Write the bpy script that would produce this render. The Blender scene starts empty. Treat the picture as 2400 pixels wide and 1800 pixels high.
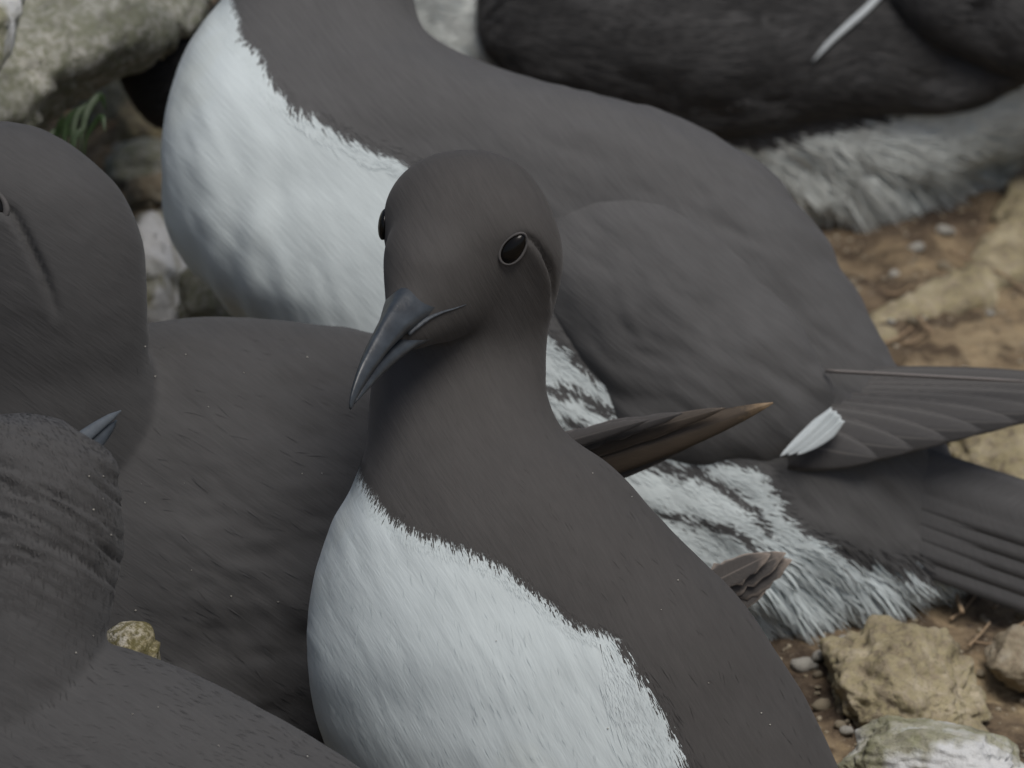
import bpy, math, random
import numpy as np
from mathutils import Vector, Matrix
from mathutils.bvhtree import BVHTree
from mathutils.kdtree import KDTree

scene = bpy.context.scene
COL = scene.collection
rng = np.random.default_rng(7)
random.seed(7)

# ------------------------------------------------------------------ camera
TH = math.radians(25.0)            # camera looks down onto the ledge
DIST = 5.0                         # metres to the sharp bird
PX = 0.00015                       # metres per photo pixel at that distance
P0 = np.array([0.0, 0.0, 0.1804])
FWD = np.array([0.0, math.cos(TH), -math.sin(TH)])
RIGHT = np.array([1.0, 0.0, 0.0])
UPC = np.array([0.0, math.sin(TH), math.cos(TH)])
CAM = P0 - FWD * DIST

cam_d = bpy.data.cameras.new('camera')
cam = bpy.data.objects.new('camera', cam_d)
COL.objects.link(cam)
cam.location = Vector(CAM)
cam.rotation_euler = (math.radians(90) - TH, 0, 0)
cam_d.sensor_width = 36.0
cam_d.lens = 36.0 * DIST / (2400 * PX)
cam_d.clip_start = 0.1
cam_d.clip_end = 200.0
cam_d.dof.use_dof = True
cam_d.dof.focus_distance = DIST - 0.01
cam_d.dof.aperture_fstop = 18.0
scene.camera = cam

# ------------------------------------------------------------------ sky and sun (overcast)
SUN_EL, SUN_AZ = math.radians(68), math.radians(145)   # azimuth the light comes from, clockwise from +Y
world = bpy.data.worlds.new('World')
scene.world = world
world.use_nodes = True
wn = world.node_tree
bg = wn.nodes['Background']
sky = wn.nodes.new('ShaderNodeTexSky')
sky.sky_type = 'NISHITA'
sky.sun_disc = False
sky.sun_elevation = SUN_EL
sky.sun_rotation = SUN_AZ
sky.air_density = 1.0
sky.dust_density = 4.0
sky.ozone_density = 1.0
wn.links.new(sky.outputs[0], bg.inputs[0])
bg.inputs[1].default_value = 0.053
sun_d = bpy.data.lights.new('sun', 'SUN')
sun_d.energy = 1.5
sun_d.angle = math.radians(30)
sun_d.color = (1.0, 0.97, 0.93)
sun = bpy.data.objects.new('sun', sun_d)
COL.objects.link(sun)
sdir = Vector((math.sin(SUN_AZ) * math.cos(SUN_EL), math.cos(SUN_AZ) * math.cos(SUN_EL), math.sin(SUN_EL)))
sun.rotation_euler = sdir.to_track_quat('Z', 'Y').to_euler()
sun.location = (0, 0, 3)
scene.view_settings.view_transform = 'Standard'
scene.view_settings.look = 'None'
scene.view_settings.exposure = 0.42
scene.view_settings.gamma = 1.0
scene.view_settings.use_curve_mapping = False
scene.render.engine = 'CYCLES'
scene.cycles.use_denoising = True
scene.cycles.max_bounces = 6

# ------------------------------------------------------------------ helpers
def at(px, py, dep):
    """world point seen at photo pixel px,py, dep metres behind the sharp bird"""
    px = np.asarray(px, float); py = np.asarray(py, float); dep = np.asarray(dep, float)
    k = (DIST + dep) / DIST
    return (CAM + (DIST + dep)[..., None] * FWD + ((px - 1200) * PX * k)[..., None] * RIGHT
            + ((900 - py) * PX * k)[..., None] * UPC)

def to_px(P):
    Q = np.asarray(P, float) - CAM
    z = Q @ FWD
    return 1200 + (Q @ RIGHT) / z * DIST / PX, 900 - (Q @ UPC) / z * DIST / PX

def camvec(x, y, z):
    return RIGHT * x - UPC * y + FWD * z

def ground_at(px, py, z=0.0):
    d = at(px, py, 0.0) - CAM
    t = (z - CAM[2]) / d[2]
    return CAM + d * t

def norm(v):
    v = np.asarray(v, float)
    return v / np.maximum(np.linalg.norm(v, axis=-1, keepdims=True), 1e-12)

def _hash(i, j, k, seed):
    n = (i * 374761393 + j * 668265263 + k * 2147483647 + seed * 974634777) & 0xFFFFFFFF
    n = ((n ^ (n >> 13)) * 1274126177) & 0xFFFFFFFF
    n = ((n ^ (n >> 16)) * 2246822519) & 0xFFFFFFFF
    return ((n ^ (n >> 15)) & 0xFFFFFF) / float(0xFFFFFF)

def noise3(P, seed=0):
    P = np.asarray(P, float)
    I = np.floor(P).astype(np.int64); F = P - I
    F = F * F * (3 - 2 * F)
    r = 0
    for a in (0, 1):
        for b in (0, 1):
            for c in (0, 1):
                w = (F[:, 0] if a else 1 - F[:, 0]) * (F[:, 1] if b else 1 - F[:, 1]) * (F[:, 2] if c else 1 - F[:, 2])
                r = r + w * _hash(I[:, 0] + a, I[:, 1] + b, I[:, 2] + c, seed)
    return r * 2 - 1

def fbm(P, oct=4, seed=0, gain=0.5):
    r = 0; a = 1.0
    P = np.asarray(P, float)
    for o in range(oct):
        r = r + a * noise3(P, seed + o); P = P * 2.03 + 11.7; a *= gain
    return r

def mesh_np(name, V, quads=None, tris=None, smooth=True):
    me = bpy.data.meshes.new(name)
    V = np.ascontiguousarray(V, dtype=np.float32)
    nq = 0 if quads is None else len(quads); nt = 0 if tris is None else len(tris)
    idx = []; starts = []; tot = 0
    if nq:
        idx.append(np.asarray(quads).reshape(-1)); starts.append(np.arange(nq) * 4); tot = nq * 4
    if nt:
        idx.append(np.asarray(tris).reshape(-1)); starts.append(tot + np.arange(nt) * 3)
    idx = np.concatenate(idx).astype(np.int32); starts = np.concatenate(starts).astype(np.int32)
    me.vertices.add(len(V)); me.vertices.foreach_set('co', V.reshape(-1))
    me.loops.add(len(idx)); me.loops.foreach_set('vertex_index', idx)
    me.polygons.add(nq + nt); me.polygons.foreach_set('loop_start', starts)
    me.update(calc_edges=True); me.validate()
    if smooth:
        me.polygons.foreach_set('use_smooth', np.ones(len(me.polygons), bool))
    return me

def attr(me, name, data, kind='FLOAT'):
    a = me.attributes.new(name, kind, 'POINT')
    if kind == 'FLOAT':
        a.data.foreach_set('value', np.ascontiguousarray(data, dtype=np.float32))
    elif kind == 'FLOAT_VECTOR':
        a.data.foreach_set('vector', np.ascontiguousarray(data, dtype=np.float32).reshape(-1))
    elif kind == 'FLOAT_COLOR':
        d = np.ones((len(data), 4), np.float32); d[:, :3] = data
        a.data.foreach_set('color', d.reshape(-1))

def link(name, me, mat, parent=None):
    o = bpy.data.objects.new(name, me)
    COL.objects.link(o)
    if mat is not None:
        me.materials.clear(); me.materials.append(mat)
    if parent is not None:
        o.parent = parent
        o.matrix_parent_inverse = parent.matrix_world.inverted()
    return o

def thing(name, label, cat, loc, group=None):
    o = bpy.data.objects.new(name, None)
    o.empty_display_size = 0.02
    COL.objects.link(o)
    o.location = Vector(loc)
    o.matrix_world = Matrix.Translation(Vector(loc))
    tag(o, label, cat, group)
    return o

def tag(o, label=None, cat=None, group=None, kind=None):
    if label: o['label'] = label
    if cat: o['category'] = cat
    if group: o['group'] = group
    if kind: o['kind'] = kind
    return o

def catmull(S, per):
    S = np.asarray(S, float)
    n = len(S)
    E = np.vstack([2 * S[0] - S[1], S, 2 * S[-1] - S[-2]])
    out = []
    for i in range(n - 1):
        p0, p1, p2, p3 = E[i], E[i + 1], E[i + 2], E[i + 3]
        for t in np.linspace(0, 1, per, endpoint=False):
            out.append(0.5 * ((2 * p1) + (-p0 + p2) * t + (2 * p0 - 5 * p1 + 4 * p2 - p3) * t * t + (-p0 + 3 * p1 - 3 * p2 + p3) * t ** 3))
    out.append(S[-1])
    return np.array(out)

def loft_rings(C, A, B, seg=56, shape=None):
    """closed tube through rings: centre C, half axes A and B (arrays n,3)"""
    ang = np.linspace(0, 2 * np.pi, seg, endpoint=False)
    ca, sa = np.cos(ang), np.sin(ang)
    if shape is not None:
        ca, sa = shape(ang)
    V = C[:, None, :] + A[:, None, :] * ca[None, :, None] + B[:, None, :] * sa[None, :, None]
    n = len(C)
    T = np.gradient(V, axis=0)
    V = V.reshape(-1, 3); T = norm(T.reshape(-1, 3))
    i = np.arange(n - 1)[:, None] * seg; j = np.arange(seg)[None, :]; j2 = (j + 1) % seg
    Q = np.stack([i + j, i + j2, i + seg + j2, i + seg + j], -1).reshape(-1, 4)
    V = np.vstack([V, C[0], C[-1]]); T = np.vstack([T, T[0], T[-1]])
    a, b = len(V) - 2, len(V) - 1
    jj = np.arange(seg); jn = (jj + 1) % seg
    Tr = np.vstack([np.stack([np.full(seg, a), jn, jj], -1),
                    np.stack([np.full(seg, b), (n - 1) * seg + jj, (n - 1) * seg + jn], -1)])
    # outward orientation test
    c = V[:-2].mean(0)
    q = Q[len(Q) // 2]
    fn = np.cross(V[q[1]] - V[q[0]], V[q[3]] - V[q[0]])
    rc = C[(len(Q) // 2) // seg]
    if fn @ (V[q].mean(0) - rc) < 0:
        Q = Q[:, ::-1]; Tr = Tr[:, ::-1]
    return V, Q, Tr, T

def loft_px(st, per=8, seg=64, p=2.0):
    """stations (left x,y, right x,y, depth m, half thickness m): the left and right outline and how deep it is"""
    S = catmull(st, per)
    L = at(S[:, 0], S[:, 1], S[:, 4]); R = at(S[:, 2], S[:, 3], S[:, 4])
    return loft_rings((L + R) / 2, (R - L) / 2, np.abs(S[:, 5])[:, None] * FWD[None, :], seg, None if p == 2.0 else
                      (lambda an: (np.sign(np.cos(an)) * np.abs(np.cos(an)) ** (2 / p), np.sign(np.sin(an)) * np.abs(np.sin(an)) ** (2 / p))))

def union(pieces, voxel, smooth=6):
    """several closed pieces grown together into one continuous surface; returns V, faces, flow"""
    Vs, Qs, Ts, Fl = [], [], [], []; off = 0
    for V, Q, Tr, T in pieces:
        Vs.append(V); Qs.append(Q + off); Ts.append(Tr + off); Fl.append(T); off += len(V)
    me = mesh_np('tmp', np.vstack(Vs), np.vstack(Qs), np.vstack(Ts))
    o = bpy.data.objects.new('tmp', me); COL.objects.link(o)
    m = o.modifiers.new('r', 'REMESH'); m.mode = 'VOXEL'; m.voxel_size = voxel
    m2 = o.modifiers.new('s', 'SMOOTH'); m2.factor = 0.5; m2.iterations = smooth
    dg = bpy.context.evaluated_depsgraph_get(); dg.update()
    ev = o.evaluated_get(dg); em = ev.to_mesh()
    nv = len(em.vertices); co = np.empty(nv * 3, np.float32); em.vertices.foreach_get('co', co)
    nl = len(em.loops); li = np.empty(nl, np.int32); em.loops.foreach_get('vertex_index', li)
    npol = len(em.polygons); lt = np.empty(npol, np.int32); em.polygons.foreach_get('loop_total', lt)
    ls = np.empty(npol, np.int32); em.polygons.foreach_get('loop_start', ls)
    ev.to_mesh_clear()
    bpy.data.objects.remove(o); bpy.data.meshes.remove(me)
    V = co.reshape(-1, 3).astype(float)
    q = ls[lt == 4]; t = ls[lt == 3]
    Q = li[q[:, None] + np.arange(4)] if len(q) else np.zeros((0, 4), int)
    T = li[t[:, None] + np.arange(3)] if len(t) else np.zeros((0, 3), int)
    # flow direction from the nearest source vertices
    SV = np.vstack(Vs); SF = np.vstack(Fl)
    kd = KDTree(len(SV))
    for i, v in enumerate(SV): kd.insert(v, i)
    kd.balance()
    F = np.empty_like(V)
    for i, v in enumerate(V):
        F[i] = SF[kd.find(v)[1]]
    return V, Q, T, norm(F)

def relax(V, Q, T, w, iters):
    """melt a region together: Laplacian smoothing with a weight per vertex"""
    E = np.vstack([Q[:, [0, 1]], Q[:, [1, 2]], Q[:, [2, 3]], Q[:, [3, 0]]] + ([T[:, [0, 1]], T[:, [1, 2]], T[:, [2, 0]]] if len(T) else []))
    E = E[(w[E[:, 0]] > .01) | (w[E[:, 1]] > .01)]
    ids = np.unique(E); mp = np.full(len(V), -1); mp[ids] = np.arange(len(ids))
    e0, e1 = mp[E[:, 0]], mp[E[:, 1]]; n = len(ids)
    deg = np.bincount(e0, minlength=n) + np.bincount(e1, minlength=n)
    P = V[ids].copy(); wl = w[ids][:, None] * .6
    for _ in range(iters):
        S = np.stack([np.bincount(e0, P[e1, k], n) + np.bincount(e1, P[e0, k], n) for k in range(3)], -1) / np.maximum(deg, 1)[:, None]
        P = P + (S - P) * wl
    V = V.copy(); V[ids] = P
    return V

def vnormals(V, Q, T):
    N = np.zeros_like(V)
    if len(Q):
        fn = np.cross(V[Q[:, 2]] - V[Q[:, 0]], V[Q[:, 3]] - V[Q[:, 1]])
        for k in range(4): np.add.at(N, Q[:, k], fn)
    if len(T):
        fn = np.cross(V[T[:, 1]] - V[T[:, 0]], V[T[:, 2]] - V[T[:, 0]])
        for k in range(3): np.add.at(N, T[:, k], fn)
    return norm(N)

def sd_poly(px, py, poly):
    """signed distance in photo pixels, positive inside"""
    P = np.asarray(poly, float); n = len(P)
    inside = np.zeros(len(px), bool); d = np.full(len(px), 1e9)
    for i in range(n):
        (x1, y1), (x2, y2) = P[i], P[(i + 1) % n]
        cond = ((y1 > py) != (y2 > py))
        xi = (x2 - x1) * (py - y1) / ((y2 - y1) if abs(y2 - y1) > 1e-9 else 1e-9) + x1
        inside ^= cond & (px < xi)
        d = np.minimum(d, seg_dist(px, py, x1, y1, x2, y2))
    return np.where(inside, d, -d)

def seg_dist(px, py, x1, y1, x2, y2):
    L = (x2 - x1) ** 2 + (y2 - y1) ** 2
    t = np.clip(((px - x1) * (x2 - x1) + (py - y1) * (y2 - y1)) / max(L, 1e-9), 0, 1)
    return np.hypot(px - x1 - t * (x2 - x1), py - y1 - t * (y2 - y1))

def line_dist(px, py, pts):
    d = np.full(len(px), 1e9)
    for (x1, y1), (x2, y2) in zip(pts[:-1], pts[1:]):
        d = np.minimum(d, seg_dist(px, py, x1, y1, x2, y2))
    return d

def dist3(P, pts):
    d = np.full(len(P), 1e9)
    for a, b in zip(pts[:-1], pts[1:]):
        ab = b - a
        t = np.clip((P - a) @ ab / max(ab @ ab, 1e-12), 0, 1)
        d = np.minimum(d, np.linalg.norm(P - a - t[:, None] * ab, axis=1))
    return d

def bvh_of(V, Q, T):
    polys = [tuple(q) for q in Q] + [tuple(t) for t in T]
    return BVHTree.FromPolygons([tuple(v) for v in V], polys)

def cast(bvh, px, py, fallback=0.0):
    d = norm(at(px, py, 0.0) - CAM)
    h, n, i, t = bvh.ray_cast(Vector(CAM), Vector(d))
    if h is None:
        p = at(px, py, fallback)
        h, n, i, t = bvh.find_nearest(Vector(p))
    return np.array(h), np.array(n)

def tube(P, R, seg=10, flat=1.0, up=None):
    P = np.asarray(P, float); R = np.asarray(R, float)
    T = norm(np.gradient(P, axis=0))
    up = np.array([0.3, 0.2, 1.0]) if up is None else np.asarray(up, float)
    S = norm(np.cross(T, up)); U = np.cross(S, T)
    return loft_rings(P, S * R[:, None], U * R[:, None] * flat, seg)

def smooth_pts(pts, per=6):
    return catmull(np.asarray(pts, float), per)

# ------------------------------------------------------------------ materials
def mat_new(name):
    m = bpy.data.materials.new(name); m.use_nodes = True
    nt = m.node_tree
    b = nt.nodes['Principled BSDF']
    return m, nt, b

def N(nt, t, **kw):
    n = nt.nodes.new(t)
    for k, v in kw.items(): setattr(n, k, v)
    return n

def ramp(nt, fac, stops):
    r = N(nt, 'ShaderNodeValToRGB')
    e = r.color_ramp.elements
    while len(e) > 1: e.remove(e[-1])
    e[0].position = stops[0][0]; e[0].color = (*stops[0][1], 1)
    for p, c in stops[1:]:
        x = e.new(p); x.color = (*c, 1)
    nt.links.new(fac, r.inputs[0])
    return r.outputs[0]

def mixc(nt, fac, a, b, mode='MIX'):
    m = N(nt, 'ShaderNodeMix', data_type='RGBA', blend_type=mode)
    for s, v in ((m.inputs[0], fac), (m.inputs[6], a), (m.inputs[7], b)):
        if hasattr(v, 'is_linked') or isinstance(v, bpy.types.NodeSocket): nt.links.new(v, s)
        elif isinstance(v, (int, float)): s.default_value = v
        else: s.default_value = (*v, 1)
    return m.outputs[2]

def maths(nt, op, a, b=None, clamp=False):
    m = N(nt, 'ShaderNodeMath', operation=op, use_clamp=clamp)
    for s, v in zip(m.inputs, (a, b)):
        if v is None: continue
        if isinstance(v, bpy.types.NodeSocket): nt.links.new(v, s)
        else: s.default_value = v
    return m.outputs[0]

def noise_n(nt, scale, detail=4, rough=0.55, vec=None, dist=0.0):
    n = N(nt, 'ShaderNodeTexNoise')
    n.inputs['Scale'].default_value = scale; n.inputs['Detail'].default_value = detail
    n.inputs['Roughness'].default_value = rough; n.inputs['Distortion'].default_value = dist
    if vec is None:
        vec = N(nt, 'ShaderNodeTexCoord').outputs['Object']
    nt.links.new(vec, n.inputs['Vector'])
    return n.outputs['Fac']

def bump(nt, b, h, strength, dist):
    n = N(nt, 'ShaderNodeBump')
    n.inputs['Strength'].default_value = strength; n.inputs['Distance'].default_value = dist
    nt.links.new(h, n.inputs['Height']); nt.links.new(n.outputs[0], b.inputs['Normal'])

DARK = np.array([0.066, 0.0650, 0.0642])
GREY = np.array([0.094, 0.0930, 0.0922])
BROWN = np.array([0.066, 0.0625, 0.0595])
WHITE = np.array([0.585, 0.645, 0.645])

def plumage_mat(name, DARK):
    """plumage: white/dark pattern from the 'white' attribute, fine barb grain along the feather tracts"""
    m, nt, b = mat_new(name)
    a = N(nt, 'ShaderNodeAttribute', attribute_name='white')
    gr = N(nt, 'ShaderNodeAttribute', attribute_name='grain').outputs['Vector']
    def grain(sx, sy, detail):
        mp = N(nt, 'ShaderNodeMapping'); mp.inputs['Scale'].default_value = (sx, sy, 1)
        nt.links.new(gr, mp.inputs['Vector'])
        return noise_n(nt, 1.0, detail, 0.6, mp.outputs[0])
    fine = grain(130, 1000, 3)
    mid = grain(45, 260, 3)
    n1 = noise_n(nt, 900, 3)
    w = maths(nt, 'ADD', a.outputs['Fac'], maths(nt, 'MULTIPLY', maths(nt, 'SUBTRACT', n1, 0.5), 30.0))
    f = maths(nt, 'ADD', maths(nt, 'MULTIPLY', w, 0.08), 0.5, True)
    n2 = noise_n(nt, 40, 4)
    v = maths(nt, 'ADD', maths(nt, 'MULTIPLY', fine, 0.45), maths(nt, 'ADD', maths(nt, 'MULTIPLY', mid, 0.3), maths(nt, 'MULTIPLY', n2, 0.25)))
    dark = ramp(nt, v, [(0.32, tuple(DARK * 0.87)), (0.68, tuple(DARK * 1.13))])
    white = ramp(nt, v, [(0.32, tuple(WHITE * 0.93)), (0.62, tuple(WHITE * 1.02))])
    st = ramp(nt, noise_n(nt, 22, 3), [(0.60, (0, 0, 0)), (0.74, (1, 1, 1))])
    white = mixc(nt, maths(nt, 'MULTIPLY', st, 0.35), white, tuple(WHITE * np.array([0.92, 0.88, 0.78])))
    nt.links.new(mixc(nt, f, dark, white), b.inputs['Base Color'])
    b.inputs['Roughness'].default_value = 0.8
    b.inputs['Specular IOR Level'].default_value = 0.2
    b.inputs['Sheen Weight'].default_value = 0.06
    b.inputs['Sheen Roughness'].default_value = 0.45
    bump(nt, b, maths(nt, 'ADD', maths(nt, 'MULTIPLY', fine, 0.5), mid), 0.42, 0.0006)
    return m

def strand_mat():
    m, nt, b = mat_new('plumage_barbs')
    a = N(nt, 'ShaderNodeAttribute', attribute_name='Col')
    nt.links.new(a.outputs['Color'], b.inputs['Base Color'])
    b.inputs['Roughness'].default_value = 0.7
    b.inputs['Specular IOR Level'].default_value = 0.2
    b.inputs['Sheen Weight'].default_value = 0.06
    b.inputs['Sheen Roughness'].default_value = 0.45
    return m

def feather_mat(name, base, edge, tip, edge_w=0.86, tip_w=0.9, rough=0.55):
    """u = 0..1 along the feather, v = -1..1 across it"""
    m, nt, b = mat_new(name)
    u = N(nt, 'ShaderNodeAttribute', attribute_name='fu').outputs['Fac']
    v = N(nt, 'ShaderNodeAttribute', attribute_name='fv').outputs['Fac']
    comb = N(nt, 'ShaderNodeCombineXYZ')
    nt.links.new(maths(nt, 'ADD', maths(nt, 'MULTIPLY', u, 60.0), maths(nt, 'MULTIPLY', maths(nt, 'ABSOLUTE', v), -9.0)), comb.inputs[0])
    nt.links.new(maths(nt, 'MULTIPLY', v, 1.2), comb.inputs[1])
    barb = noise_n(nt, 1.6, 3, 0.6, comb.outputs[0])
    n = noise_n(nt, 400, 3)
    jit = maths(nt, 'MULTIPLY', maths(nt, 'SUBTRACT', n, 0.5), 0.16)
    fe = maths(nt, 'MULTIPLY', maths(nt, 'SUBTRACT', maths(nt, 'ADD', maths(nt, 'ABSOLUTE', v), jit), edge_w), 9.0, True)
    ft = maths(nt, 'MULTIPLY', maths(nt, 'SUBTRACT', maths(nt, 'ADD', u, jit), tip_w), 7.0, True)
    c = mixc(nt, barb, tuple(np.array(base) * 0.75), tuple(np.array(base) * 1.25))
    c = mixc(nt, fe, c, edge)
    c = mixc(nt, ft, c, tip)
    fs = maths(nt, 'MULTIPLY', maths(nt, 'SUBTRACT', 0.07, maths(nt, 'ABSOLUTE', v)), 14.0, True)
    c = mixc(nt, fs, c, tuple(np.array(edge) * 0.85 + np.array(base) * 0.15))
    nt.links.new(c, b.inputs['Base Color'])
    b.inputs['Roughness'].default_value = rough
    b.inputs['Specular IOR Level'].default_value = 0.35
    bump(nt, b, barb, 0.4, 0.0003)
    return m

def simple_mat(name, c, rough=0.5, spec=0.5, nscale=300, var=0.25, bs=0.15, bd=0.0003, coat=0.0):
    m, nt, b = mat_new(name)
    n = noise_n(nt, nscale, 4)
    c = np.array(c)
    nt.links.new(mixc(nt, n, tuple(c * (1 - var)), tuple(c * (1 + var))), b.inputs['Base Color'])
    b.inputs['Roughness'].default_value = rough
    b.inputs['Specular IOR Level'].default_value = spec
    b.inputs['Coat Weight'].default_value = coat
    bump(nt, b, n, bs, bd)
    return m

def rock_mat(name, pale, mid, dark, lichen, lf=0.5, scale=60, white=None, wt=0.47):
    m, nt, b = mat_new(name)
    n1 = noise_n(nt, scale * 0.5, 6, 0.62, dist=0.3)
    n2 = noise_n(nt, scale * 2.2, 5, 0.65)
    n3 = noise_n(nt, scale * 0.28, 4, 0.6)
    n4 = noise_n(nt, scale * 7, 4, 0.7)
    c = ramp(nt, n1, [(0.28, dark), (0.45, mid), (0.62, pale), (0.8, tuple(np.array(pale) * 1.15))])
    lm = ramp(nt, n2, [(0.42, (0, 0, 0)), (0.56, (1, 1, 1))])
    c = mixc(nt, maths(nt, 'MULTIPLY', lm, lf), c, lichen)
    sp = ramp(nt, n4, [(0.30, (1, 1, 1)), (0.42, (0, 0, 0))])
    c = mixc(nt, maths(nt, 'MULTIPLY', sp, 0.75), c, tuple(np.array(dark) * 0.5))
    if white is not None:
        wm = ramp(nt, n3, [(wt, (0, 0, 0)), (wt + .08, (1, 1, 1))])
        c = mixc(nt, wm, c, white)
    nt.links.new(c, b.inputs['Base Color'])
    b.inputs['Roughness'].default_value = 0.9
    b.inputs['Specular IOR Level'].default_value = 0.2
    h = maths(nt, 'ADD', n2, maths(nt, 'MULTIPLY', n4, 0.5))
    bump(nt, b, h, 0.7, 0.0025)
    return m

M_SKIN = plumage_mat('plumage_grey', DARK)
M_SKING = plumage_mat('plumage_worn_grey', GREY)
M_SKINB = plumage_mat('plumage_brown', BROWN)
M_SKIND = plumage_mat('plumage_shaded', DARK * .75)  # darker copy of the grey plumage: shade of the rear birds put into colour
M_BARB = strand_mat()
M_BILL = simple_mat('bill_horn', (0.038, 0.045, 0.052), 0.36, 0.5, 170, 0.75, 0.5, 0.0006)
M_GAPE = simple_mat('gape_skin', (0.055, 0.064, 0.074), 0.55, 0.35, 700, 0.8, 0.4, 0.0004)
M_EYE = simple_mat('eye_gloss', (0.006, 0.0055, 0.005), 0.18, 0.22, 200, 0.1, 0.0, 0.0001)
M_LID = simple_mat('eyelid_skin', (0.080, 0.076, 0.074), 0.7, 0.3, 900, 0.25, 0.3, 0.0003)
M_PRIM = feather_mat('primary_vane', (0.066, 0.062, 0.060), (0.15, 0.138, 0.13), (0.09, 0.08, 0.075), 0.90, 1.2)
M_PRIMD = feather_mat('dark_primary_vane', (0.050, 0.048, 0.047), (0.115, 0.108, 0.10), (0.07, 0.065, 0.06), 0.93, 1.2)
M_TAILD = feather_mat('tail_vane', (0.080, 0.079, 0.079), (0.078, 0.077, 0.077), (0.085, 0.08, 0.078), 0.95, 1.2, 0.7)
M_WORN = feather_mat('worn_brown_vane', (0.075, 0.058, 0.042), (0.05, 0.04, 0.03), (0.33, 0.23, 0.13), 0.9, 0.89, 0.45)
M_TAILW = feather_mat('frayed_tail_vane', (0.098, 0.090, 0.084), (0.27, 0.235, 0.205), (0.36, 0.30, 0.25), 0.82, 0.88)
M_WBAR = feather_mat('white_feather_tip', (0.50, 0.55, 0.56), (0.54, 0.58, 0.59), (0.54, 0.58, 0.59), rough=0.8)
M_ROCKG = rock_mat('lichen_rock', (0.50, 0.49, 0.44), (0.33, 0.33, 0.28), (0.11, 0.105, 0.085), (0.19, 0.20, 0.13), 0.75, 130)
M_ROCKW = rock_mat('whitewashed_rock', (0.50, 0.49, 0.44), (0.33, 0.32, 0.24), (0.12, 0.11, 0.08), (0.20, 0.21, 0.09), 0.4, 80, (0.62, 0.63, 0.62))
M_ROCKWW = rock_mat('guano_white_rock', (0.50, 0.49, 0.44), (0.36, 0.35, 0.28), (0.12, 0.11, 0.08), (0.22, 0.235, 0.10), 0.35, 120, (0.66, 0.67, 0.67), 0.40)
M_ROCKT = rock_mat('tan_rock', (0.46, 0.40, 0.285), (0.28, 0.235, 0.16), (0.08, 0.062, 0.045), (0.36, 0.315, 0.18), 0.65, 120)
M_PEB = rock_mat('pebble_stone', (0.46, 0.41, 0.32), (0.32, 0.26, 0.18), (0.13, 0.10, 0.07), (0.36, 0.32, 0.22), 0.4, 200)
M_PEBW = rock_mat('white_chip', (0.62, 0.61, 0.56), (0.5, 0.48, 0.42), (0.25, 0.22, 0.18), (0.55, 0.53, 0.46), 0.4, 200)
M_STRAW = simple_mat('dry_straw', (0.30, 0.22, 0.14), 0.8, 0.2, 400, 0.3)
M_LEAF = simple_mat('green_leaf', (0.028, 0.052, 0.018), 0.5, 0.4, 200, 0.3)

def ground_mat():
    m, nt, b = mat_new('dirt')
    n1 = noise_n(nt, 11, 6, 0.62, dist=0.4)
    n2 = noise_n(nt, 60, 6, 0.65)
    n3 = noise_n(nt, 260, 4, 0.7)
    c = ramp(nt, n1, [(0.30, (0.066, 0.05, 0.037)), (0.44, (0.14, 0.104, 0.07)), (0.55, (0.25, 0.19, 0.118)), (0.66, (0.42, 0.34, 0.21))])
    c = mixc(nt, maths(nt, 'MULTIPLY', ramp(nt, n2, [(0.40, (1, 1, 1)), (0.52, (0, 0, 0))]), 0.75), c, (0.045, 0.032, 0.024))
    c = mixc(nt, maths(nt, 'MULTIPLY', ramp(nt, n2, [(0.58, (0, 0, 0)), (0.68, (1, 1, 1))]), 0.6), c, (0.36, 0.28, 0.165))
    c = mixc(nt, maths(nt, 'MULTIPLY', ramp(nt, n3, [(0.60, (0, 0, 0)), (0.70, (1, 1, 1))]), 0.5), c, (0.42, 0.36, 0.27))
    nt.links.new(c, b.inputs['Base Color'])
    b.inputs['Roughness'].default_value = 0.95
    b.inputs['Specular IOR Level'].default_value = 0.15
    bump(nt, b, maths(nt, 'ADD', n2, maths(nt, 'MULTIPLY', n3, 0.5)), 0.9, 0.005)
    return m

# ------------------------------------------------------------------ ground
def axis(lo, hi, fine_lo, fine_hi, step):
    f = np.arange(fine_lo, fine_hi + step / 2, step)
    up = [fine_hi]; s = step
    while up[-1] < hi: s *= 1.35; up.append(up[-1] + s)
    dn = [fine_lo]; s = step
    while dn[-1] > lo: s *= 1.35; dn.append(dn[-1] - s)
    return np.concatenate([dn[:0:-1], f, up[1:]])

def ground_h(x, y):
    P = np.stack([x, y, np.zeros_like(x)], -1)
    near = np.exp(-((x / 1.2) ** 2 + ((y - 0.4) / 1.2) ** 2))
    h = fbm(P * 9, 3, 3) * 0.010 + np.maximum(fbm(P * 38, 4, 9), -0.3) * 0.0042 + fbm(P * 150, 2, 19) * 0.0012
    return (h - 0.004) * (0.25 + 0.75 * near)

gx = axis(-40, 40, -0.30, 0.34, 0.0035)
gy = axis(-40, 40, -0.05, 0.95, 0.0035)
X, Y = np.meshgrid(gx, gy)
Z = ground_h(X.ravel(), Y.ravel())
nx, ny = len(gx), len(gy)
ii = (np.arange(ny - 1)[:, None] * nx + np.arange(nx - 1)[None, :])
Qg = np.stack([ii, ii + 1, ii + nx + 1, ii + nx], -1).reshape(-1, 4)
g = link('ground', mesh_np('ground', np.stack([X.ravel(), Y.ravel(), Z], -1), Qg), ground_mat())
tag(g, kind='structure')

# ------------------------------------------------------------------ rocks
_ICO = {}
def ico(sub):
    if sub not in _ICO:
        import bmesh
        bm = bmesh.new(); bmesh.ops.create_icosphere(bm, subdivisions=sub, radius=1)
        V = np.array([v.co[:] for v in bm.verts]); T = np.array([[v.index for v in f.verts] for f in bm.faces]); bm.free()
        _ICO[sub] = (V, T)
    return _ICO[sub]

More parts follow.
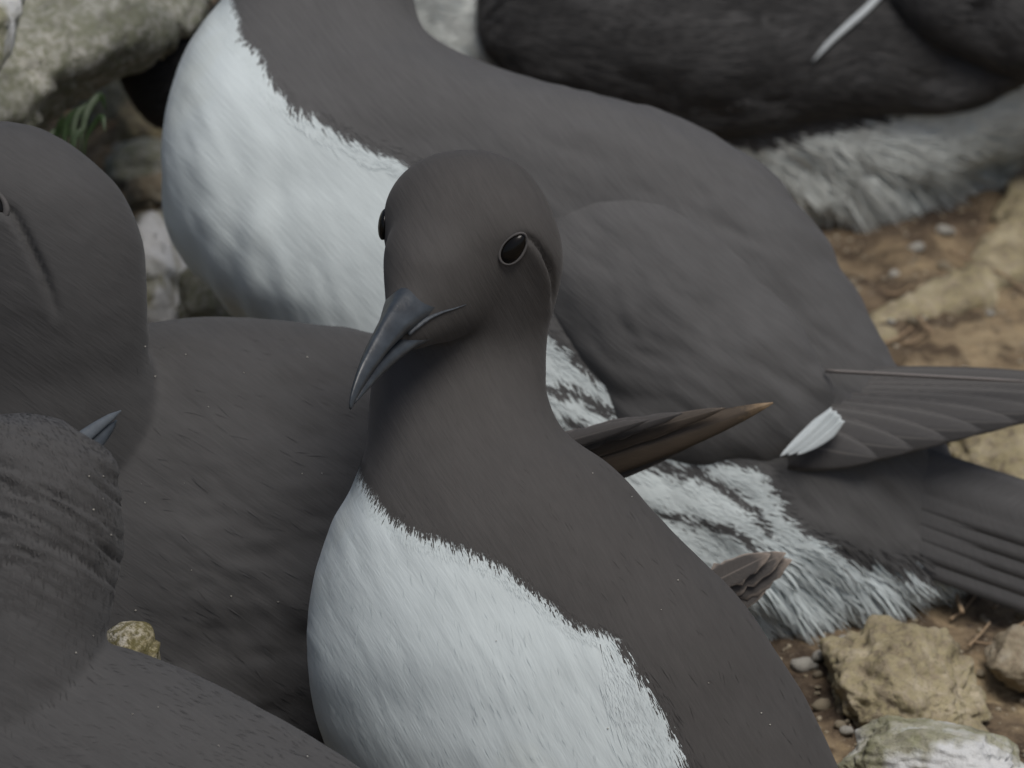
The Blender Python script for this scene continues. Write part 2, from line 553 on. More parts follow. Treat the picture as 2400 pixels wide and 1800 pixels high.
def rock_geo(rad, seed, sub=5, cuts=9, rough=0.10, rot=0.0):
    V, T = ico(sub)
    r = np.random.default_rng(seed)
    D = np.ones(len(V)) * 1.0
    for k in range(cuts):
        n = norm(r.normal(size=3)); h = r.uniform(0.62, 0.92)
        c = V @ n
        D = np.minimum(D, np.where(c > 1e-3, h / np.maximum(c, 1e-3), 9))
    P = V * D[:, None]
    P = P * (1 + rough * fbm(V * 2.2 + seed, 4, seed)[:, None] + rough * 0.35 * fbm(V * 9 + seed, 3, seed + 5)[:, None])
    P = P * np.array(rad)
    c, s = math.cos(rot), math.sin(rot)
    P = P @ np.array([[c, s, 0], [-s, c, 0], [0, 0, 1]])
    return P, T

def rock(label, cx, cy, rad, seed, mat, sink=0.35, sub=5, cuts=9, rot=0.0, name='rock', rough=0.1, z=None):
    P, T = rock_geo(rad, seed, sub, cuts, rough, rot)
    o = link(name, mesh_np(name, P, None, T), mat)
    p = ground_at(cx, cy)
    o.location = (p[0], p[1], rad[2] * (1 - 2 * sink) if z is None else z)
    tag(o, label, 'rock', 'rocks on the ledge')
    return o

def rock_px(label, st, mat, seed, voxel=0.004, amp=0.006, name='rock'):
    V, Q, T, F = union([loft_px(st, 6, 40)], voxel, 2)
    Nn = vnormals(V, Q, T)
    V = V + Nn * (fbm(V * 28, 5, seed, 0.55) * amp + np.abs(fbm(V * 60, 3, seed + 3)) * -amp * 0.5)[:, None]
    tt = fbm(V * 20, 3, seed + 9) * 3
    V = V + Nn * ((np.round(tt) - tt) * amp * .9)[:, None]
    c = V.mean(0); c[2] = V[:, 2].min()
    o = link(name, mesh_np(name, V - c, Q, T), mat)
    o.location = Vector(c)
    tag(o, label, 'rock', 'rocks on the ledge')
    return o

rock_px('big grey-green lichened boulder overhanging the top left corner', [
    (-420, -300, 520, -330, .56, .05), (-450, -200, 560, -220, .52, .09), (-460, -60, 532, -60, .47, .09), (-460, 20, 508, 8, .44, .08), (-460, 70, 482, 52, .42, .072),
    (-450, 120, 420, 98, .405, .068), (-440, 170, 300, 160, .39, .065), (-430, 220, 215, 216, .38, .062), (-420, 265, 145, 262, .37, .06),
    (-410, 310, 100, 298, .365, .06), (-400, 380, 40, 360, .36, .06), (-390, 560, 0, 560, .36, .06), (-380, 800, -10, 800, .36, .06), (-380, 1150, -20, 1150, .36, .06)], M_ROCKG, 4, 0.003, 0.004)
rock_px('pale grey rock at the extreme top left edge, before the boulder', [
    (-500, -200, 0, -220, .28, .02), (-500, -120, 50, -120, .28, .03), (-500, 0, 54, 0, .272, .03), (-500, 60, 44, 60, .265, .03), (-500, 120, 22, 120, .26, .03), (-500, 190, -5, 180, .255, .03), (-500, 300, -60, 300, .25, .03),
    (-480, 620, -100, 620, .25, .03), (-450, 1350, -140, 1350, .25, .03)],
    M_ROCKW, 8, 0.003, 0.003)
rock_px('whitewashed rock with a green patch beside the bowed head', [
    (330, 500, 380, 505, .44, .008), (300, 545, 410, 560, .44, .02), (280, 600, 436, 620, .44, .028), (280, 660, 448, 690, .44, .03), (280, 740, 450, 760, .44, .03),
    (280, 800, 450, 800, .44, .02)], M_ROCKWW, 21, 0.002, 0.003)
rock_px('mossy olive rock below the white breast of the standing guillemot', [
    (450, 628, 545, 632, .40, .010), (430, 655, 598, 662, .40, .025), (430, 700, 612, 700, .40, .03), (430, 760, 625, 760, .40, .03), (430, 850, 625, 850, .40, .025)],
    M_ROCKG, 33, 0.002, 0.003)
rock('small ochre stone beside the breast of the standing guillemot', 366, 335, (.016, .014, .013), 41, M_ROCKT, 0.2)
rock('small greenish stone under the boulder near the leaves', 340, 410, (.018, .014, .010), 43, M_ROCKG, 0.3)
rock('little brown stone halfway down the gap beside the bowed head', 352, 480, (.010, .010, .009), 45, M_PEB, 0.25)
rock('smooth greyish stone under the boulder beside the green leaves', 285, 275, (.020, .012, .018), 47, M_ROCKG, 0.3, rough=0.05)
rock('large yellowish tan rock on the ground at lower right', 2110, 1650, (.034, .044, .024), 52, M_ROCKT, 0.47, 6, 4, 0.4, rough=0.16)
rock('pale whitish rock in the bottom right corner', 2190, 1838, (.036, .022, .020), 57, M_ROCKW, 0.32, 6, 10, -0.2)
rock('tan rock behind the tail at the right edge', 2395, 1090, (.038, .040, .018), 61, M_ROCKT, 0.4, 6, 8, 0.9)
def ledge(label, pts, mat, seed):
    S = smooth_pts(pts, 8)
    P = np.array([ground_at(x, y) for x, y, r in S]); R = S[:, 2]
    T_ = norm(np.gradient(P, axis=0)); Sd = norm(np.cross(T_, [0, 0, 1.0]))
    V, Q, T, F = union([loft_rings(P, Sd * R[:, None], np.array([[0, 0, 1.0]]) * (R * .62)[:, None], 24)], .002, 2)
    Nn = vnormals(V, Q, T)
    V = V + Nn * (fbm(V * 55, 5, seed, .6) * .0045)[:, None]
    c = V.mean(0); c[2] = V[:, 2].min()
    o = link('rock', mesh_np('rock', V - c, Q, T), mat); o.location = Vector(c)
    tag(o, label, 'rock', 'rocks on the ledge')
ledge('low tan rock ridge slanting up to the right edge', [(2050, 812, .004), (2085, 790, .009), (2150, 745, .011), (2220, 705, .010), (2290, 680, .012), (2350, 620, .011), (2400, 560, .014), (2470, 520, .016)], M_ROCKT, 63)
ledge('short pale yellowish ridge under the white belly at the right edge', [(2330, 520, .004), (2370, 500, .010), (2430, 470, .012)], M_ROCKT, 67)
rock('dark brown stone in the right corner behind the pale rock', 2395, 1560, (.016, .016, .012), 71, M_PEB, 0.35, 5, 8, 0.8)

# a slim upright stone wedged between the two front left birds
def wedge_stone():
    st = [(288, 1456, 296, 1455, .0, .002), (262, 1474, 340, 1452, .0, .008), (240, 1496, 360, 1462, .0, .011), (236, 1530, 372, 1500, .0, .013), (232, 1600, 374, 1560, .0, .016),
          (220, 1800, 385, 1800, .0, .02), (200, 2050, 410, 2050, .0, .025), (190, 2230, 420, 2230, .0, .028)]
    rock_px('little lichen-crusted stone tip poking up between the two left birds', st, M_ROCKWEDGE, 77, 0.0014, 0.0022)
M_ROCKWEDGE = rock_mat('crusted_stone', (0.52, 0.49, 0.42), (0.34, 0.30, 0.18), (0.04, 0.034, 0.018), (0.13, 0.115, 0.045), 0.85, 190)
wedge_stone()

# pebbles
PEB_MESH = []
for k in range(5):
    P, T = rock_geo((1, 0.85, 0.65), 100 + k, 2, 6, 0.08)
    for m_ in (M_PEB, M_PEBW):
        me = mesh_np('pebble', P, None, T); me.materials.append(m_); PEB_MESH.append(me)
def pebble(px, py, r, white, label, group):
    p = ground_at(px, py)
    me = PEB_MESH[random.randrange(5) * 2 + (1 if white else 0)]
    o = bpy.data.objects.new('pebble', me); COL.objects.link(o)
    z = float(ground_h(np.array([p[0]]), np.array([p[1]]))[0])
    o.location = (p[0], p[1], z + r * 0.25); o.scale = (r, r, r)
    o.rotation_euler = (random.uniform(-.5, .5), random.uniform(-.5, .5), random.uniform(0, 6.28))
    tag(o, label, 'pebble', group)
for (x, y, r, lab) in [(2258, 872, .0045, 'bright white pebble just above the folded primaries'),
                       (2215, 555, .0042, 'whitish pebble below the frayed white belly, right of the slope'),
                       (2145, 590, .0040, 'pale chip at left end of the streak of gravel on brown ground'),
                       (2235, 690, .0036, 'white pebble just above the cream stone'),
                       (1880, 1575, .0050, 'pale round pebble next to the wing edge of the foremost bird'),
                       (1960, 1552, .0035, 'white fleck pebble under the ragged white undertail'),
                       (1998, 1600, .0040, 'bluish white pebble left of the large tan rock'),
                       (1925, 1672, .0042, 'cream pebble low beside the wing edge of the foremost bird'),
                       (2200, 1505, .0036, 'white pebble on top of the large tan rock')]:
    pebble(x, y, r, 'white' in lab or 'pale' in lab, lab, 'marked pebbles on the ground')
for k in range(60):
    x = random.uniform(1840, 2420); y = random.uniform(520, 1790)
    if 880 < y < 1420 and x < 2300: continue
    if x < 1900 + max(0, (y - 1500)) * 0.4 and y > 1450: continue
    pebble(x, y, random.uniform(.0016, .0034), random.random() < .35, 'small pebble lying loose on the brown dirt right of the birds', 'loose pebbles right')
for k in range(26):
    y = random.uniform(1480, 1790); x = 1850 + (y - 1480) * .36 + random.uniform(8, 150)
    pebble(x, y, random.uniform(.0016, .0036), random.random() < .3, 'small pebble in the dark soil between wing edge and tan rock', 'loose pebbles by the wing')
for k in range(14):
    x = random.uniform(235, 400); y = random.uniform(300, 520)
    pebble(x, y, random.uniform(.0018, .0034), random.random() < .2, 'small pebble in the dirt gap beside the boulder', 'loose pebbles left')

# gravel crumbs nobody could count
Vc, Tc = rock_geo((1, .85, .7), 300, 1, 5, .1)
VV, TT = [], []
cnt = 0
for k in range(2600):
    p = ground_at(random.uniform(150, 2500), random.uniform(150, 1850))
    r = random.uniform(.0006, .0017)
    z = float(ground_h(np.array([p[0]]), np.array([p[1]]))[0])
    a = random.uniform(0, 6.28); c, s = math.cos(a), math.sin(a)
    VV.append((Vc * r) @ np.array([[c, s, 0], [-s, c, 0], [0, 0, 1]]) + np.array([p[0], p[1], z + r * .2]))
    TT.append(Tc + len(Vc) * cnt); cnt += 1
gr = link('gravel', mesh_np('gravel', np.vstack(VV), None, np.vstack(TT)), M_PEB)
tag(gr, 'fine brown grit scattered over the dirt', 'gravel', kind='stuff')

def straw(label, pts, r, lift=.002):
    P = []
    for i, (x, y) in enumerate(pts):
        p = ground_at(x, y)
        P.append([p[0], p[1], max(0.0, float(ground_h(np.array([p[0]]), np.array([p[1]]))[0])) + lift])
    P = smooth_pts(P, 6)
    R = r * np.linspace(1, .6, len(P))
    V, Q, T, F = tube(P, R, 8)
    c = V.mean(0)
    o = link('straw', mesh_np('straw', V - c, Q, T), M_STRAW); o.location = Vector(c)
    tag(o, label, 'straw', 'straws on the ground')
straw('curled dry straw loop on the dark dirt above the tan rock', [(2255, 1470), (2240, 1430), (2262, 1405), (2310, 1408), (2350, 1440)], .0009, .006)
straw('long thin straw crossing the ground at the right edge', [(2225, 620), (2300, 655), (2360, 690), (2430, 740)], .0007, .006)
straw('reddish straw beside the tail tip at the right edge', [(2290, 1335), (2340, 1350), (2395, 1385)], .0010, .006)
straw('short straw piece left of the white pebble', [(2150, 790), (2185, 820)], .0008, .004)

for k in range(16):
    x = random.uniform(2060, 2420); y = random.choice([random.uniform(540, 840), random.uniform(1400, 1560)]); a = random.uniform(-.9, .3); l = random.uniform(30, 75)
    straw('thin pale straw scrap scattered on the dirt at right', [(x, y), (x + l * .5 * math.cos(a), y + l * .5 * math.sin(a) + 3), (x + l * math.cos(a), y + l * math.sin(a))], random.uniform(.0004, .0008), .002)
# leaves in the gap under the boulder
lt = thing('leafy_plant', 'small dark green leafy plant under the boulder', 'plant', ground_at(180, 330))
for k, (pts, w) in enumerate([([(190, 330), (205, 260), (235, 225), (248, 262)], 10), ([(170, 330), (180, 270), (215, 235)], 9), ([(150, 330), (160, 280), (185, 250)], 9),
                              ([(200, 335), (222, 290), (240, 275), (246, 310)], 8), ([(130, 330), (140, 295), (150, 270)], 9), ([(175, 330), (195, 300), (200, 265)], 8), ([(120, 320), (155, 310), (190, 315)], 9)]):
    S = smooth_pts([(x, y, .315 + .006 * math.sin(k * 2.1)) for x, y in [(pts[0][0] - 20, 640), (pts[0][0] - 6, 440)] + pts], 6)
    P = at(S[:, 0], S[:, 1], S[:, 2] + np.linspace(0, .012, len(S)) * math.cos(k))
    u = np.linspace(0, 1, len(P)); R = w * PX * np.interp(u, [0, .35, .55, .8, 1], [.25, .25, .9, 1, .03])
    V, Q, T, F = tube(P, R, 8, .12, FWD)
    link('leaf', mesh_np('leaf', V, Q, T), M_LEAF, lt)

# ------------------------------------------------------------------ plumage barbs
def barbs(name, V, Q, T, Fl, white, parent, count, length, width, size=0.011, k1=0.30, k2=0.25, lift=0.0006, keep=None, tint=0.06, dark=DARK, wht=WHITE, lenfn=None, spread=0.16, seed=1, ruff=0.0, kfn=None, thin=None):
    """short overlapping barbs lying along the plumage, grouped into feather-sized tufts"""
    r = np.random.default_rng(seed)
    Nn = vnormals(V, Q, T)
    F3 = np.vstack([Q[:, [0, 1, 2]], Q[:, [0, 2, 3]], T]) if len(Q) else T
    a, b, c = V[F3[:, 0]], V[F3[:, 1]], V[F3[:, 2]]
    fn = np.cross(b - a, c - a); ar = np.linalg.norm(fn, axis=1) * .5
    cen = (a + b + c) / 3
    px, py = to_px(cen)
    facing = norm(fn) @ FWD
    w = ar * np.where(facing < 0.3, 1.0, 0.18)
    w = w * np.where((px > -150) & (px < 2550) & (py > -150) & (py < 1950), 1.0, 0.04)
    idx = r.choice(len(F3), count, p=w / w.sum())
    u = r.random((count, 2)); f = u.sum(1) > 1; u[f] = 1 - u[f]
    def interp(A):
        A0, A1, A2 = A[F3[idx, 0]], A[F3[idx, 1]], A[F3[idx, 2]]
        if A.ndim == 1: return A0 + (A1 - A0) * u[:, 0] + (A2 - A0) * u[:, 1]
        return A0 + (A1 - A0) * u[:, :1] + (A2 - A0) * u[:, 1:]
    p = interp(V); n = norm(interp(Nn)); d = interp(Fl); wh = interp(white)
    kmask = np.ones(len(p), bool)
    if keep is not None: kmask &= keep(p)
    if thin is not None:
        qx, qy = to_px(p); kmask &= r.random(len(p)) < thin(qx, qy, wh)
    if True:
        p, n, d, wh = p[kmask], n[kmask], d[kmask], wh[kmask]
    cnt = len(p)
    d = norm(d - n * np.sum(d * n, 1, keepdims=True))
    # tufts
    nc = max(10, int(ar[facing < .3].sum() / (size * size * .55)))
    ci = r.choice(cnt, min(nc, cnt), replace=False)
    kd = KDTree(len(ci))
    for i, k in enumerate(ci): kd.insert(p[k], i)
    kd.balance()
    own = np.array([kd.find(q)[1] for q in p])
    cp = p[ci][own]; o = p - cp
    s0 = np.cross(n, d)
    lat = np.sum(o * s0, 1) / size; lon = np.sum(o * d, 1) / size
    rot = r.normal(0, spread, len(ci))[own] * .6 + lat * 0.25 + r.normal(0, .09, cnt)
    d = norm(d * np.cos(rot)[:, None] + s0 * np.sin(rot)[:, None])
    s = np.cross(n, d)
    px, py = to_px(p)
    km = np.ones(cnt) if kfn is None else kfn(px, py, wh)
    k1 = k1 * km; k2 = k2 * km; tint = tint * (.35 + .65 * km)
    tw = r.normal(0, .5, (len(ci), 2))[own]
    sn = norm(n + s0 * (lat * k1 * 2 + tw[:, 0] * k1 * .35)[:, None] + d * (lon * k2 * 2 + tw[:, 1] * k2 * .5)[:, None] + r.normal(0, .014, (cnt, 3)))
    L = np.full(cnt, length) * r.uniform(.7, 1.25, cnt)
    W = np.full(cnt, width) * r.uniform(.7, 1.3, cnt)
    H = lift * (1 + np.clip(lon, -.5, .8) * .7 * km) * r.uniform(.5, 1.4, cnt)
    if lenfn is not None:
        lf, hf = lenfn(px, py, p); L = L * lf; H = H * hf
    if ruff: H = H + ruff * np.clip(lon + .3, 0, 1)
    iswhite = (wh + r.normal(0, 5, cnt)) > 0
    tf = 1 + r.normal(0, 1, len(ci))[own] * tint * .6 + r.normal(0, 1, cnt) * tint
    colr = np.where(iswhite[:, None], np.asarray(wht)[None], np.asarray(dark)[None]) * np.clip(tf, .6, 1.5)[:, None]
    colr = np.clip(colr, 0.02, 0.8)
    base = p - n * 0.0003
    mid = p + d * (L * .55)[:, None] + n * (H * .8)[:, None]
    tip = p + d * L[:, None] + n * (H * .7)[:, None]
    bvs = bvh_of(V, Q, T)
    free = H > .0022
    for i in np.nonzero(~free)[0]:
        q, qn, _, _ = bvs.find_nearest(Vector(mid[i]))
        if q is not None: mid[i] = np.array(q) + np.array(qn) * (H[i] * .5 + .00005)
        q, qn, _, _ = bvs.find_nearest(Vector(tip[i]))
        if q is not None: tip[i] = np.array(q) + np.array(qn) * (H[i] * .35 + .00003)
    v0 = base - s * (W * .5)[:, None]; v1 = base + s * (W * .5)[:, None]
    v2 = mid + s * (W * .45)[:, None]; v3 = mid - s * (W * .45)[:, None]
    VV = np.stack([v0, v1, v2, v3, tip], 1).reshape(-1, 3)
    k = np.arange(cnt)[:, None] * 5
    QQ = k + np.array([[1, 0, 3, 2]]); TT = k + np.array([[2, 3, 4]])
    me = mesh_np(name, VV, QQ, TT)
    attr(me, 'Col', np.repeat(colr, 5, 0), 'FLOAT_COLOR')
    me.normals_split_custom_set_from_vertices(np.repeat(sn, 5, 0).astype(np.float32).tolist())
    o = link(name, me, M_BARB, parent)
    o['kind'] = 'stuff'
    return o

def body_mesh(name, V, Q, T, white, parent, mat=None, ang=.7):
    me = mesh_np(name, V, Q, T)
    px, py = to_px(V); c, s_ = math.cos(ang), math.sin(ang)
    px = px + 25 * noise3(V * 14, 900); py = py + 25 * noise3(V * 14, 905)
    attr(me, 'grain', np.stack([(px * c + py * s_) * PX, (-px * s_ + py * c) * PX, V @ FWD * .3], -1), 'FLOAT_VECTOR')
    attr(me, 'white', white)
    return link(name, me, mat or M_SKIN, parent)

def streaks(V, Nn, ang, along, across, amp, seed, mask=1.0):
    """shallow relief of overlapping feather tracts running along a direction"""
    px, py = to_px(V)
    c, s_ = math.cos(ang), math.sin(ang)
    e1 = px * c + py * s_; e2 = -px * s_ + py * c
    e2 = e2 + across * .8 * noise3(np.stack([px / 160, py / 160, px * 0], -1), seed + 7)
    W = np.stack([e1 / along, e2 / across, px * 0 + .3], -1)
    n = noise3(W, seed) + .55 * noise3(W * 2.1 + 5, seed + 1)
    return V + Nn * (n * amp * mask)[:, None]

def flecks(V, Nn, region, n, parent, seed):
    """tiny white scurf flecks clinging to the plumage"""
    r = np.random.default_rng(seed)
    px, py = to_px(V)
    ok = np.nonzero((px > region[0]) & (px < region[2]) & (py > region[1]) & (py < region[3]) & (Nn @ FWD < -.25))[0]
    S, T = ico(1); VV, TT = [], []
    for i, k in enumerate(r.choice(ok, n, replace=False)):
        VV.append(V[k] + Nn[k] * .0003 + S * r.uniform(.00014, .00036) * np.array([1, 1, .8])); TT.append(T + i * len(S))
    o = link('scurf_flecks', mesh_np('scurf_flecks', np.vstack(VV), None, np.vstack(TT)), M_PEBW, parent)
    o['kind'] = 'stuff'

def carve(V, Nn, pts, depth, w, raise_h=0.0, taper=True):
    pts = np.asarray(pts)
    best = np.full(len(V), 1e9); par = np.zeros(len(V)); n = len(pts) - 1
    for i in range(n):
        a, b = pts[i], pts[i + 1]; ab = b - a
        t = np.clip((V - a) @ ab / max(ab @ ab, 1e-12), 0, 1)
        dd = np.linalg.norm(V - a - t[:, None] * ab, axis=1)
        m = dd < best; best[m] = dd[m]; par[m] = (i + t[m]) / n
    k = np.where(best < 6 * w, 1, 0) * (np.sin(np.pi * np.clip(par * .8 + .15, 0, 1)) if taper else 1)
    return V + Nn * (k * (-depth * np.exp(-(best / w) ** 2) + raise_h * np.exp(-((best - 2.2 * w) / w) ** 2)))[:, None]

def feather(name, base, tip, width, mat, parent, bend=0.0, camber=0.25, twist=0.0, blunt=0.5, depth_bow=0.0, rows=22, cols=9, thick=0.0004, fray=0.0, seed=0, w0=0.55):
    """a single quill: base and tip are (px, py, depth); width in photo pixels; vane, raised shaft and thickness"""
    r = np.random.default_rng(seed)
    b = np.array(base, float); t = np.array(tip, float)
    ax = t - b; L = np.hypot(ax[0], ax[1]); dirn = ax[:2] / L; per = np.array([-dirn[1], dirn[0]])
    u = np.linspace(0, 1, rows) ** 0.9
    v = np.linspace(-1, 1, cols)
    prof = (w0 + (1 - w0) * np.minimum(1, u / .35)) * np.clip(1 - np.clip((u - (1 - blunt)) / blunt, 0, 1) ** 2.2, 0.015, 1) ** .75
    U, Vv = np.meshgrid(u, v, indexing='ij')
    fr = 1 + fray * r.normal(0, 1, U.shape) * (np.abs(Vv) > .8)
    off = Vv * prof[:, None] * width * .5 * fr + (bend * np.sin(np.pi * u))[:, None]
    slant = -np.abs(Vv) * prof[:, None] * width * .30
    PXs = b[0] + ax[0] * U + per[0] * off + dirn[0] * slant * (U < .98)
    PYs = b[1] + ax[1] * U + per[1] * off + dirn[1] * slant * (U < .98)
    dep = b[2] + ax[2] * U + depth_bow * np.sin(np.pi * U)
    wm = width * PX * .5
    dep = dep + camber * wm * Vv ** 2 * prof[:, None] + twist * wm * Vv * prof[:, None] - 0.0007 * np.exp(-(Vv / .12) ** 2) * (1 - U * .8)
    top = at(PXs, PYs, dep).reshape(-1, 3); bot = at(PXs, PYs, dep + thick * (1.2 - np.abs(Vv) ** 3)).reshape(-1, 3)
    n = rows * cols
    i = np.arange(rows - 1)[:, None] * cols + np.arange(cols - 1)[None, :]
    Q1 = np.stack([i, i + 1, i + cols + 1, i + cols], -1).reshape(-1, 4)
    rim = np.concatenate([np.arange(cols), np.arange(1, rows) * cols + cols - 1, (rows - 1) * cols + np.arange(cols - 2, -1, -1), np.arange(rows - 2, 0, -1) * cols])
    rn = np.roll(rim, -1)
    Q3 = np.stack([rim, rim + n, rn + n, rn], -1)
    Vx = np.vstack([top, bot])
    fn = np.cross(top[1] - top[0], top[cols] - top[0])
    if fn @ FWD > 0: Q1a, Q2a = Q1[:, ::-1], Q1 + n
    else: Q1a, Q2a = Q1, Q1[:, ::-1] + n
    me = mesh_np(name, Vx, np.vstack([Q1a, Q2a, Q3]))
    attr(me, 'fu', np.tile(U.reshape(-1), 2)); attr(me, 'fv', np.tile(Vv.reshape(-1), 2))
    return link(name, me, mat, parent)

def ell(name, c, ax, mat, parent, sub=4, shape=None):
    V, T = ico(sub)
    P = V.copy()
    if shape is not None: P = shape(P)
    P = c + P @ np.array(ax)
    return link(name, mesh_np(name, P, None, T), mat, parent)

def eye_at(c, n, long_dir, la, sh, parent, bulge=.0026, sunk=.0008, lid=.0009):
    n = norm(n); l = norm(long_dir - n * (long_dir @ n)); s = np.cross(n, l)
    def drop(P):   # narrower towards the back corner
        P = P.copy(); P[:, 1] *= (1 - .13 * P[:, 0]); return P
    e = ell('eye', c - n * sunk, [l * la, s * sh, n * bulge], M_EYE, parent, 4, drop)
    t = np.linspace(0, 2 * np.pi, 41)[:-1]
    x = np.cos(t); y = np.sin(t) * (1 - .13 * x)
    ring = c + n * (.0002) + l * (x * la * 1.06)[:, None] + s * (y * sh * 1.10)[:, None]
    seg = 8; an = np.linspace(0, 2 * np.pi, seg, endpoint=False)
    rad = norm(l * (x * sh)[:, None] + s * (y * la)[:, None])
    rr = lid * (1 + .25 * np.sin(3 * t))
    V = ring[:, None, :] + rad[:, None, :] * (np.cos(an)[None, :, None] * rr[:, None, None] * 1.2) + n * (np.sin(an)[None, :, None] * rr[:, None, None] * .8)
    m = len(t); i = np.arange(m)[:, None]; j = np.arange(seg)[None]
    Q = np.stack([i * seg + j, ((i + 1) % m) * seg + j, ((i + 1) % m) * seg + (j + 1) % seg, i * seg + (j + 1) % seg], -1).reshape(-1, 4)
    link('eyelid', mesh_np('eyelid', V.reshape(-1, 3), Q), M_LID, e)
    return e

def plain_bill(parent, pts, h, w):
    """dagger bill through (px, py, depth) points, base to tip"""
    S = smooth_pts(pts, 6); P = at(S[:, 0], S[:, 1], S[:, 2])
    R = np.interp(np.linspace(0, 1, len(P)), [0, .4, .8, 1], [1, .8, .4, .05])
    Sd = norm(np.cross(norm(np.gradient(P, axis=0)), FWD))
    V, Q, T, F = loft_rings(P, Sd * (R * h)[:, None], FWD[None] * (R * w)[:, None], 18)
    link('bill', mesh_np('bill', V, Q, T), M_BILL, parent)

GROUP = 'guillemots crowded on the ledge'

# ================================================================== foremost bird
def foremost():
    root = thing('guillemot', 'foremost guillemot in the centre, dark head turned left, white breast', 'guillemot', ground_at(1450, 2227), GROUP)
    mainl = loft_px([
        (1078, 354, 1128, 353, .004, .003), (1010, 367, 1172, 362, .004, .013), (955, 398, 1222, 388, .004, .020), (919, 440, 1268, 442, .003, .0265), (899, 490, 1302, 512, .0025, .030),
        (897, 560, 1318, 588, .004, .0305), (915, 640, 1315, 655, .009, .027), (920, 730, 1298, 722, .015, .025), (892, 820, 1284, 790, .020, .024), (872, 900, 1279, 860, .021, .025),
        (865, 975, 1284, 935, .019, .028), (857, 1052, 1330, 1012, .015, .032), (828, 1135, 1436, 1092, .012, .039), (776, 1228, 1535, 1200, .012, .046), (742, 1325, 1640, 1313, .014, .052),
        (720, 1440, 1742, 1412, .017, .057), (719, 1560, 1826, 1530, .02, .061), (746, 1690, 1898, 1655, .024, .063), (800, 1820, 1965, 1795, .028, .064), (900, 1980, 2030, 1950, .032, .062),
        (1030, 2120, 2060, 2090, .036, .056), (1180, 2220, 2000, 2200, .04, .045), (1350, 2250, 1900, 2250, .04, .03)], 8, 80, 2.2)
    # face: local axes of the head
    f = camvec(-.39, .69, -.61); r = camvec(.894, .126, -.43); u = np.cross(r, f)
    if u[2] < 0: u = -u
    f, r, u = norm(f), norm(r), norm(u)
    M = at(1045, 557, -83 * PX + .004)
    def loc(a, b, c=0.0):
        return M + (f * a + u * b + r * c) * PX
    fs = catmull([(318, -40, 8, 10), (300, -42, 26, 34), (265, -44, 48, 68), (220, -50, 70, 92), (150, -52, 105, 144), (80, -58, 136, 180), (20, -68, 142, 176), (-50, -90, 120, 110)], 6)
    C = np.array([loc(a, b) for a, b, w, h in fs]); A = np.array([r * w * PX for a, b, w, h in fs]); B = np.array([u * h * PX for a, b, w, h in fs])
    face = loft_rings(C, A, B, 48)
    V, Q, T, F = union([mainl, face], 0.0012, 10)
    px, py = to_px(V)
    Nn = vnormals(V, Q, T)
    fr = np.clip(-(Nn @ FWD) * 1.6 - .25, 0, 1)
    w = np.exp(-(((px - 1040) / 190) ** 2 + ((py - 490) / 95) ** 2) ** 2) * fr
    w = np.maximum(w, .6 * np.exp(-(((px - 1170) / 90) ** 2 + ((py - 660) / 110) ** 2) ** 2) * fr)
    V = relax(V, Q, T, w, 260)
    Nn = vnormals(V, Q, T)
    bv = bvh_of(V, Q, T)
    # crease running back from the eye
    cr = np.array([cast(bv, x, y)[0] for x, y in smooth_pts([(1226, 556), (1250, 566), (1270, 592), (1286, 630), (1294, 668), (1295, 700)], 4)])
    ec, en = cast(bv, 1203, 580)
    px, py = to_px(V)
    side = sd_poly(px, py, [(1170, 640), (1226, 556), (1250, 566), (1270, 592), (1286, 630), (1294, 668), (1290, 740), (1250, 850), (1000, 850), (1000, 640)])
    fade = np.clip((790 - py) / 130, 0, 1) * ((Nn @ FWD) < .2)
    dcr = line_dist(px, py, [(1226, 556), (1250, 566), (1270, 592), (1286, 630), (1294, 668), (1290, 720)])
    V = V + Nn * (.0016 * fade * np.clip(side / 10 + .3, 0, 1) * np.exp(-(dcr / 34) ** 2))[:, None]
    V = carve(V, Nn, cr, .0026, .0016, .0)
    # hollow round the eye
    d = np.linalg.norm(V - ec, axis=1)
    V = V - Nn * (.0012 * np.exp(-(d / .008) ** 2))[:, None]
    px, py = to_px(V)
    V = V + Nn * (fbm(V * 45, 2, 5) * .0005 + fbm(V * 18, 2, 8) * .0008 * np.clip((py - 950) / 300, 0, 1))[:, None]
    V = streaks(V, Nn, 1.15, 150, 30, .00022, 301, np.clip((py - 1050) / 200, 0, 1))
    poly = [(300, 1000), (838, 1088), (857, 1128), (896, 1178), (920, 1212), (978, 1244), (1050, 1270), (1099, 1285), (1161, 1318), (1214, 1362), (1277, 1410), (1335, 1453), (1383, 1473), (1431, 1492),
            (1470, 1530), (1508, 1588), (1542, 1641), (1561, 1685), (1586, 1735), (1570, 1760), (1600, 1800), (1640, 1950), (1700, 2400), (300, 2400)]
    px, py = to_px(V)
    white = sd_poly(px, py, poly)
    white = white + 4 * fbm(V * 260, 2, 77) + 8 * fbm(V * 80, 2, 78)
    body_mesh('body', V, Q, T, white, root, M_SKINB, 1.05)
    flecks(V, Nn, (1150, 1000, 1900, 1750), 9, root, 5)
    gape_px = [(955, 782), (980, 762), (1005, 745), (1035, 732), (1065, 723), (1092, 714)]
    ep = np.array(ec)
    bill_c = loc(300, -20)
    def keep(p):
        k = np.linalg.norm(p - ep, axis=1) > .0085
        k &= dist3(p, cr) > .004
        return k
